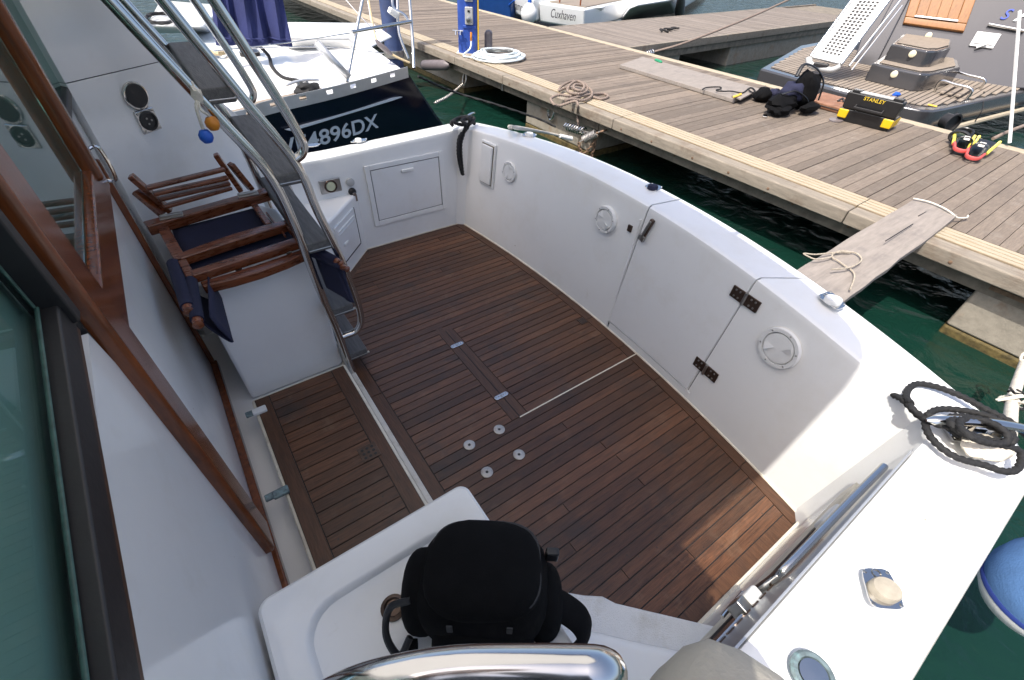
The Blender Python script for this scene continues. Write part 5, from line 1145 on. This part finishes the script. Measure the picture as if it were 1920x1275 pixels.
# ================================================================ folded chairs on the corner cabinet
def g(px, py, z=.70): return G(px, py, z)
def rail(nm, a, b, w, h, za, zb, par, bow=0, mat=varnh):
    A, Bq = g(*a, za), g(*b, zb); pts = [A.lerp(Bq, t) for t in (0, .25, .5, .75, 1)]
    sd_ = (Bq - A).cross(Vector((0, 0, 1))).normalized()
    if sd_.y > 0: sd_ = -sd_
    mb = MB(); vs = []; 
    for i, p in enumerate(pts):
        t = i / 4; k = bow * math.sin(math.pi * t); ww = w * (1 + .35 * math.sin(math.pi * t) * (1 if bow else 0))
        c = p + sd_ * k
        vs += [c - sd_ * ww / 2 + Vector((0, 0, h / 2)), c + sd_ * ww / 2 + Vector((0, 0, h / 2)), c + sd_ * ww / 2 - Vector((0, 0, h / 2)), c - sd_ * ww / 2 - Vector((0, 0, h / 2))]
    fs = [(0, 1, 2, 3), (19, 18, 17, 16)]
    for i in range(4): fs += [(i * 4 + j, i * 4 + (j + 1) % 4, i * 4 + 4 + (j + 1) % 4, i * 4 + 4 + j) for j in range(4)]
    return mb.add(vs, fs).build(nm, mat, par, bev=.005)
CA = thing('folding_chair', 'folded wooden chair with slatted back lying against the white wing panel', 'chair', group='folded chairs on the cabinet')
CB = thing('folding_chair', 'folded director chair with navy canvas sleeves overhanging the cabinet edge', 'chair', group='folded chairs on the cabinet')
for a, b, z in (((274, 353), (421, 317), .87), ((287, 364), (428, 333), .84), ((297, 374), (431, 343), .81), ((306, 388), (434, 352), .78)): rail('back_slat', a, b, .030, .016, z, z, CA)
for a, b, za in (((244, 329), (320, 396), .90), ((254, 358), (306, 402), .83), ((404, 289), (452, 358), .91), ((432, 307), (471, 355), .87)):
    MB().bar(g(*a, za), g(*b, .735), .036, .022).build('back_post', varnh, CA, bev=.004)
rail('seat_rail', (276, 429), (506, 363), .058, .044, .715, .715, CA)
for p in ((321, 405), (465, 364)):
    M = Matrix.Translation(g(*p, .74)) @ Matrix.Rotation(math.radians(-3), 4, 'Z'); h = MB().box((0, 0, 0), (.085, .044, .007)).build('hinge_plate', steeld, CA, bev=.002, M=M)
    MB().tube([Vector((-.036, .004, .005)), Vector((.036, .004, .005))], .006, 8).build('hinge_pin', steeld, h)
MB().bar(g(306, 428, .70), g(340, 490, .70), .040, .030).build('side_rail', varnh, CA, bev=.005); MB().bar(g(476, 384, .70), g(505, 424, .70), .026, .026).build('side_rail', varnh, CA, bev=.005)
def sheet(nm, pts, mat, par, sag=.02, n=10):
    q = [g(*p[:2], p[2]) for p in pts]; vs = []
    for i in range(n + 1):
        for j in range(n + 1):
            s, t = j / n, i / n; p = q[0].lerp(q[1], s).lerp(q[3].lerp(q[2], s), t); p.z -= sag * math.sin(math.pi * s) * math.sin(math.pi * t); vs.append(p)
    o = MB().add(vs, [(i * (n + 1) + j, i * (n + 1) + j + 1, (i + 1) * (n + 1) + j + 1, (i + 1) * (n + 1) + j) for i in range(n) for j in range(n)]).build(nm, mat, par)
    o.modifiers.new('s', 'SOLIDIFY').thickness = .004; return o
sheet('seat_canvas', [(322, 430, .69), (484, 388, .69), (520, 428, .675), (340, 482, .675)], navy, CA)
rail('arm_rest', (338, 488), (545, 421), .044, .036, .70, .70, CA, bow=-.012)
sheet('seat_canvas', [(345, 492, .67), (548, 428, .67), (560, 452, .665), (362, 515, .665)], navy, CB, .008)
rail('arm_rest', (362, 519), (564, 454), .044, .036, .69, .69, CB)
rail('front_rail', (381, 540), (573, 477), .040, .036, .66, .66, CB, bow=.016)
MB().bar(g(343, 492, .70), g(360, 522, .69), .030, .028).build('side_rail', varnh, CB, bev=.005); MB().bar(g(540, 422, .70), g(572, 455, .69), .034, .028).build('side_rail', varnh, CB, bev=.005)
for a, b in (((440, 505), (452, 501)), ((536, 474), (546, 471))): MB().bar(g(*a, .672), g(*b, .672), .02, .012).build('bolt_plate', steeld, CB, bev=.002)
MB().bar(g(500, 400, .69), g(535, 443, .69), .006, .012).build('cross_stay', varnh, CB)
def sleeve(a, b, r, par, za=.70, zb=.69, fin=True):
    A, Bq = g(*a, za), g(*b, zb); d = (Bq - A).normalized()
    MB().tube([A, A.lerp(Bq, .5) + Vector((0, 0, .001)), Bq], r, 14).build('canvas_sleeve', navy, par)
    if fin:
        x = [Bq, Bq + d * .008, Bq + d * .016, Bq + d * .030, Bq + d * .036]
        MB().tube(x, [r * .78, r * .8, r * .6, r * .82, r * .35], 14).build('finial', varnh, par)
    return A, Bq, d
sA1, sB1, sd1 = sleeve((325, 494), (352, 576), .022, CB); sA2, sB2, sd2 = sleeve((358, 526), (370, 600), .021, CB, .685, .675)
tA1, tB1, td1 = sleeve((570, 457), (630, 489), .018, CB, .69, .67); tA2, tB2, td2 = sleeve((575, 470), (641, 500), .016, CB, .67, .655)
def flap(a0, a1, b0, b1, drop, out, par):
    # cloth loop hung between two poles: a0-a1 and b0-b1, sagging down
    vs = []; n = 14; m = 8
    for i in range(m + 1):
        t = i / m; p, q = a0.lerp(a1, t), b0.lerp(b1, t)
        for j in range(n + 1):
            s = j / n; w = p.lerp(q, s) + out * math.sin(math.pi * s) * (.8 + .2 * t); w.z -= drop * math.sin(math.pi * s) ** .6; vs.append(w)
    o = MB().add(vs, [(i * (n + 1) + j, i * (n + 1) + j + 1, (i + 1) * (n + 1) + j + 1, (i + 1) * (n + 1) + j) for i in range(m) for j in range(n)]).build('back_canvas', navy, par)
    o.modifiers.new('s', 'SOLIDIFY').thickness = .005
flap(sA1 + sd1 * .05, sB1 - sd1 * .0, sA2 + Vector((.055, .01, 0)), sB2 + Vector((.035, 0, 0)), .13, Vector((.05, -.045, 0)), CB)
flap(tA1 + td1 * .05, tB1, tA2 + td2 * .05, tB2, .15, Vector((.0, -.075, 0)), CB)

# ================================================================ backpack on the sink unit
BP = thing('camera_backpack', 'black nylon camera backpack sitting in the white sink unit', 'backpack')
bo = G(905, 1135, .485); e1 = Vector((.81, -.586, 0)); e2 = Vector((.586, .81, 0)); BM = Matrix((e1, e2, Vector((0, 0, 1)))).transposed()
def sq(c, a, b, h, ex=3.2, seed=1, wob=.012, n=28, m=16):
    r = random.Random(seed); ph = [(Vector((r.uniform(-1, 1), r.uniform(-1, 1), r.uniform(-1, 1))) * r.uniform(15, 40), r.uniform(0, 6)) for _ in range(6)]
    sg = lambda v, p: math.copysign(abs(v) ** p, v); vs = []; fs = []; p_ = 2 / ex
    for i in range(m + 1):
        v = -math.pi / 2 + math.pi * i / m
        for j in range(n):
            u = 2 * math.pi * j / n; q = Vector((a * sg(math.cos(v), p_) * sg(math.cos(u), p_), b * sg(math.cos(v), p_) * sg(math.sin(u), p_), h * sg(math.sin(v), p_)))
            q *= 1 + wob * sum(math.sin(k.dot(q) + o_) for k, o_ in ph) / 2
            vs.append(bo + BM @ (Vector(c) + q))
    for i in range(m): fs += [(i * n + j, i * n + (j + 1) % n, (i + 1) * n + (j + 1) % n, (i + 1) * n + j) for j in range(n)]
    return MB().add(vs, fs)
sq((0, .01, .100), .146, .122, .105, 3.0, 3, .02).build('body', nylon, BP)
sq((.004, .018, .178), .128, .106, .042, 2.8, 4, .022).build('lid', nylon, BP)
sq((-.135, .0, .085), .048, .085, .082, 2.6, 5, .03).build('side_pocket', nylon, BP)
sq((.138, -.01, .072), .044, .08, .07, 2.6, 6, .03).build('side_pocket', nylon, BP)
zr = [bo + BM @ (Vector((.004 + .118 * math.copysign(abs(math.cos(t)) ** .6, math.cos(t)), .02 + .096 * math.copysign(abs(math.sin(t)) ** .6, math.sin(t)), .192))) for t in [k * math.pi / 24 for k in range(48)]]
pip = pm('grey_piping', (.022, .022, .024), .7)
MB().tube(zr, .0045, 6, closed=True).build('zip_piping', pip, BP)
for xx_ in (-.06, .06): MB().box(bo + BM @ Vector((xx_, -.098, .176)), (.012, .004, .034), BM).build('zip_pull', pip, BP, bev=.001)
def bl_(*p): return bo + BM @ Vector(p)
MB().tube(spline([bl_(-.15, -.04, .15), bl_(-.195, -.05, .13), bl_(-.20, -.09, .09), bl_(-.17, -.12, .06), bl_(-.15, -.09, .08)], 6), .008, 8).build('carry_loop', black, BP)
MB().tube(spline([bl_(-.15, -.09, .06), bl_(-.14, -.13, .03), bl_(-.10, -.15, .015), bl_(-.05, -.14, .01)], 6), .014, 8, squash=.4).build('strap', nylon, BP)
MB().tube(spline([bl_(.14, -.02, .12), bl_(.19, -.03, .09), bl_(.225, -.05, .07), bl_(.235, -.07, .02), bl_(.20, -.10, -.01)], 6), .034, 10, squash=.35).build('strap', nylon, BP)
MB().tube(spline([bl_(.12, -.10, .06), bl_(.16, -.12, .04), bl_(.20, -.11, .03)], 6), .03, 10, squash=.4).build('strap', nylon, BP)
MB().box(bl_(.155, .06, .16), (.03, .018, .04), BM).build('side_buckle', black, BP, bev=.004)

sq((.01, -.095, .085), .11, .035, .065, 2.8, 8, .03).build('front_pocket', nylon, BP)
# ================================================================ ropes on the boat
CZ = .662
def rp_(pts, z0=CZ + .008, dz=.0): return [G(x, y, z0 + dz * i) for i, (x, y) in enumerate(pts)]
RO = thing('black_rope_coil', 'black mooring rope coiled around the cleat on the near corner', 'rope')
RR = .0105
rope([G(1675, 741, CZ - .01), G(1690, 748, CZ + .01), G(1703, 760, CZ + .012), G(1720, 778, CZ + .012), G(1738, 788, CZ + .02), G(1762, 797, CZ + .03), G(1785, 800, CZ + .03)], RR, 8, 6).build('tail', ropeb, RO)
rope([G(1708, 757, CZ + .03), G(1699, 745, CZ + .02), G(1702, 731, CZ + .012), G(1714, 721, CZ + .012), G(1732, 720, CZ + .012), G(1765, 728, CZ + .012), G(1805, 744, CZ + .012), G(1848, 767, CZ + .014), G(1880, 783, CZ + .012), G(1905, 798, CZ + .008), G(1925, 816, CZ - .03), G(1945, 840, CZ - .12)], RR, 8, 6).build('outer_loop', ropeb, RO)
rope([G(1700, 752, CZ + .012), G(1712, 768, CZ + .03), G(1735, 783, CZ + .012), G(1742, 775, CZ + .012), G(1756, 768, CZ + .012), G(1782, 767, CZ + .014), G(1830, 774, CZ + .03), G(1866, 786, CZ + .04), G(1890, 803, CZ + .04), G(1903, 826, CZ + .03)], RR, 8, 6).build('inner_loop', ropeb, RO)
rope([G(1742, 776, CZ + .03), G(1735, 795, CZ + .012), G(1740, 812, CZ + .012), G(1752, 828, CZ + .012), G(1772, 845, CZ + .012), G(1800, 860, CZ + .010), G(1845, 872, CZ + .010), G(1880, 883, CZ + .010), G(1903, 882, CZ + .010), G(1914, 866, CZ + .012), G(1912, 846, CZ + .02), G(1890, 838, CZ + .03), G(1850, 833, CZ + .03)], RR, 8, 6).build('lower_loop', ropeb, RO)
for k, (rx, ry, dz_) in enumerate(((62, 22, .016), (55, 17, .036), (60, 13, .052), (46, 20, .064))):
    rope([G(1835 + rx * math.cos(t) + 3 * k, 808 + ry * math.sin(t) + rx * .28 * math.cos(t), CZ + dz_ + .008 * math.sin(2 * t + k)) for t in [.3 * k + j * math.pi / 8 for j in range(16)]], RR, 8, 4, closed=True).build('turn', ropeb, RO)
tag(blob(G(1852, 838, CZ + .012), .075, .045, .02, 44, .1, M=Matrix.Rotation(-.5, 3, 'Z')).build('white_splice', fouled), 'frayed off-white rope splice lying under the black coil', 'rope')
RH = thing('hanging_black_rope', 'black rope knotted at the far stern corner and hanging inside', 'rope')
def cr(px, py, y=2.735): return GY(px, py, y)
rope([G(850, 237, .70), G(846, 230, .72), G(858, 222, .73), G(875, 219, .74), G(888, 221, .73), G(884, 230, .72), G(868, 234, .72), G(852, 229, .74), G(862, 221, .75), G(880, 224, .75), cr(876, 240), cr(862, 256), cr(859, 280), cr(861, 302), cr(867, 327)], .0125, 8, 6).build('strand', ropeb, RH)
rope([G(890, 232, .70), G(880, 222, .745), G(866, 226, .75), G(873, 234, .73), cr(870, 248), cr(864, 270), cr(865, 300), cr(868, 328)], .0125, 8, 6).build('strand', ropeb, RH)
# ================================================================ fenders and lines at the right edge
BFN = thing('blue_fender', 'large blue covered ball fender with white base hanging outside the near cap', 'fender')
fc = Vector((1.82, -.625, .17)); FS = .76
MB().lathe([(r_ * FS, h_ * FS) for r_, h_ in [(.001, .25), (.06, .245), (.13, .21), (.18, .14), (.205, .05), (.208, -.04), (.195, -.09)]], Matrix.Translation(fc), 36).build('cover', bluef, BFN)
MB().lathe([(r_ * FS, h_ * FS) for r_, h_ in [(.197, -.088), (.200, -.10), (.197, -.112)]], Matrix.Translation(fc), 36).build('cover_hem', bluet, BFN)
MB().lathe([(r_ * FS, h_ * FS) for r_, h_ in [(.195, -.11), (.19, -.14), (.15, -.20), (.08, -.245), (.001, -.25)]], Matrix.Translation(fc), 36).build('base', whitepl, BFN)
MB().bar(fc + Vector((.03, .06, .17)), Vector((1.74, -.34, .60)), .035, .004).build('webbing_strap', nylon, BFN)
FL = thing('fouled_line', 'thick fouled white mooring line rising beside the near stern corner', 'rope')
a, b = G(1891, 822, .30), GX(1921, 680, 3.55); MB().tube(resample(spline([a, a.lerp(b, .5) + Vector((0, 0, -.03)), b], 8), .03), .024, 10).build('line', fouled, FL)
MB().tube([b + Vector((.02 * math.sin(t), .035 * math.cos(t), .04 + .035 * math.sin(t))) for t in [k * math.pi / 8 for k in range(16)]], .007, 7, closed=True).build('eye', fouled, FL)
m_ = a.lerp(b, .42)
for k in range(4): MB().tube(spline([m_ + Vector((rc.uniform(-.05, .05), rc.uniform(-.05, .05), rc.uniform(-.05, .05))) for _ in range(5)], 5), .005, 6).build('cord_tie', ropeb if k % 2 else ropew, FL)
# key floats on the ladder
KF = thing('key_floats', 'cord with one blue and one orange float hung on the ladder', 'key float')
ka = GY(369, 178, 1.675); kb, ko = GY(386, 255, 1.66), GY(398, 231, 1.66)
rope([ka + Vector((0, .02, .03)), ka, GY(368, 200, 1.66), GY(374, 222, 1.655), kb + Vector((0, 0, .02))], .005, 6, 6).build('cord', ropew, KF); rope([ka, GY(376, 205, 1.655), GY(388, 214, 1.655), ko + Vector((0, 0, .015))], .004, 6, 6).build('cord', ropew, KF)
MB().lathe([(.001, -.021), (.012, -.018), (.019, -.007), (.019, .005), (.012, .016), (.001, .02)], Matrix.Translation(kb), 18).build('blue_ball', bluepl, KF)
MB().lathe([(.001, -.021), (.012, -.018), (.019, -.007), (.019, .005), (.012, .016), (.001, .02)], Matrix.Translation(ko), 18).build('orange_ball', orangep, KF)
blob(ka, .015, .015, .025, 51, .3, 2).build('knot', ropew, KF)

# ================================================================ the person kneeling on the near side deck
PR = thing('person', 'person in beige trousers kneeling at the bottom edge, one knee showing', 'person')
def skin_body(name, verts, edges, radii, mat, par, sub=2, root=0):
    me = bpy.data.meshes.new(name); me.from_pydata(verts, edges, []); o = bpy.data.objects.new(name, me); COL.objects.link(o); o.parent = par; me.materials.append(mat)
    sm_ = o.modifiers.new('skin', 'SKIN'); sm_.use_smooth_shade = True
    for i, r in enumerate(radii):
        sv = me.skin_vertices[0].data[i]; sv.radius = r if isinstance(r, tuple) else (r, r); sv.use_root = (i == root)
    u = o.modifiers.new('sub', 'SUBSURF'); u.levels = sub; u.render_levels = sub; return o
KX = Vector((.300, -.095, 1.035))
V_ = [(-.22, -.36, .93), (-.24, -.30, 1.12), (-.25, -.25, 1.32), (-.23, -.20, 1.52), (-.21, -.165, 1.60), (-.19, -.14, 1.70), (-.185, -.13, 1.80),      # pelvis..head 0-6
      (-.10, -.27, .98), (.10, -.16, 1.03), tuple(KX), (.235, -.15, .86), (.20, -.20, .72), (.27, -.18, .69),                                            # raised leg 7-12
      (-.30, -.47, .92), (-.12, -.52, .78), (.02, -.50, .70), (-.20, -.55, .70), (-.42, -.56, .69),                                                     # kneeling leg 13-17
      (-.16, -.36, 1.50), (-.08, -.42, 1.36), (-.04, -.22, 1.50), (-.05, -.12, 1.62),                                                                   # right arm 18-21
      (-.32, -.06, 1.50), (-.30, .04, 1.40), (-.20, .06, 1.52), (-.13, .0, 1.64)]                                                                       # left arm 22-25
E_ = [(0, 1), (1, 2), (2, 3), (3, 4), (4, 5), (5, 6), (0, 7), (7, 8), (8, 9), (9, 10), (10, 11), (11, 12), (0, 13), (13, 14), (14, 15), (15, 16), (16, 17), (3, 18), (18, 19), (19, 20), (20, 21), (3, 22), (22, 23), (23, 24), (24, 25)]
R_ = [.15, .135, .15, .11, .055, .085, .07, .115, .100, .078, .062, .050, .04, .12, .095, .075, .06, .045, .062, .05, .045, .035, .062, .05, .045, .035]
skin_body('body', V_, E_, R_, shirt, PR)
leg = skin_body('trousers', [V_[0], V_[7], (.02, -.21, 1.012), (.17, -.14, 1.04), (.25, -.11, 1.045), tuple(KX), (.262, -.11, .94), (.225, -.165, .80)] + [V_[13], V_[14], V_[15]], [(0, 1), (1, 2), (2, 3), (3, 4), (4, 5), (5, 6), (6, 7), (0, 8), (8, 9), (9, 10)], [.165, .14, .13, .122, .114, .100, .088, .076, .135, .11, .09], khaki, PR, 2)
leg.modifiers.new('sol', 'DISPLACE').strength = .012
tx_ = bpy.data.textures.new('folds', 'CLOUDS'); tx_.noise_scale = .07; leg.modifiers['sol'].texture = tx_
sq0 = bo; bo = Vector((-.187, -.135, 1.785)); BM0 = BM; BM = Matrix(((.80, -.6, 0), (.6, .80, 0), (0, 0, 1)))
sq((0, 0, 0), .095, .075, .12, 2.2, 9, .0).build('head', skin, PR); sq((-.022, 0, .03), .088, .083, .105, 2.2, 10, .03).build('hair', hair, PR)
sq((.095, 0, -.01), .016, .012, .022, 2, 11, 0).build('nose', skin, PR)
for s in (-1, 1): sq((0, s * .076, -.005), .018, .008, .03, 2, 12, 0).build('ear', skin, PR); sq((.083, s * .03, .012), .012, .013, .009, 2, 13, 0).build('eye', dark_letter, PR)
sq((.086, 0, -.055), .008, .025, .007, 2, 14, 0).build('mouth', pm('lips', (.40, .16, .13), .5), PR)
bo, BM = sq0, BM0
for base, dr_, sgn in ((V_[21], Vector((.35, .55, .35)), 1), (V_[25], Vector((.5, -.3, .35)), -1)):
    base = Vector(base); d = dr_.normalized(); x, y = frame_of(d)
    hv = [base, base + d * .05]; he = [(0, 1)]; hr = [.028, .034]
    for k in range(4):
        st = len(hv); o_ = x * (-.030 + .020 * k); L_ = (.030, .034, .032, .026)[k]
        hv += [base + d * .07 + o_, base + d * (.07 + L_) + o_ + y * .012, base + d * (.07 + L_ * 1.6) + o_ + y * .034]; hr += [.0095, .009, .008]; he += [(1, st), (st, st + 1), (st + 1, st + 2)]
    st = len(hv); hv += [base + d * .03 - x * .045 * sgn, base + d * .055 - x * .06 * sgn + y * .02]; hr += [.011, .009]; he += [(0, st), (st, st + 1)]
    skin_body('hand', [tuple(v) for v in hv], he, hr, skin, PR, 1)
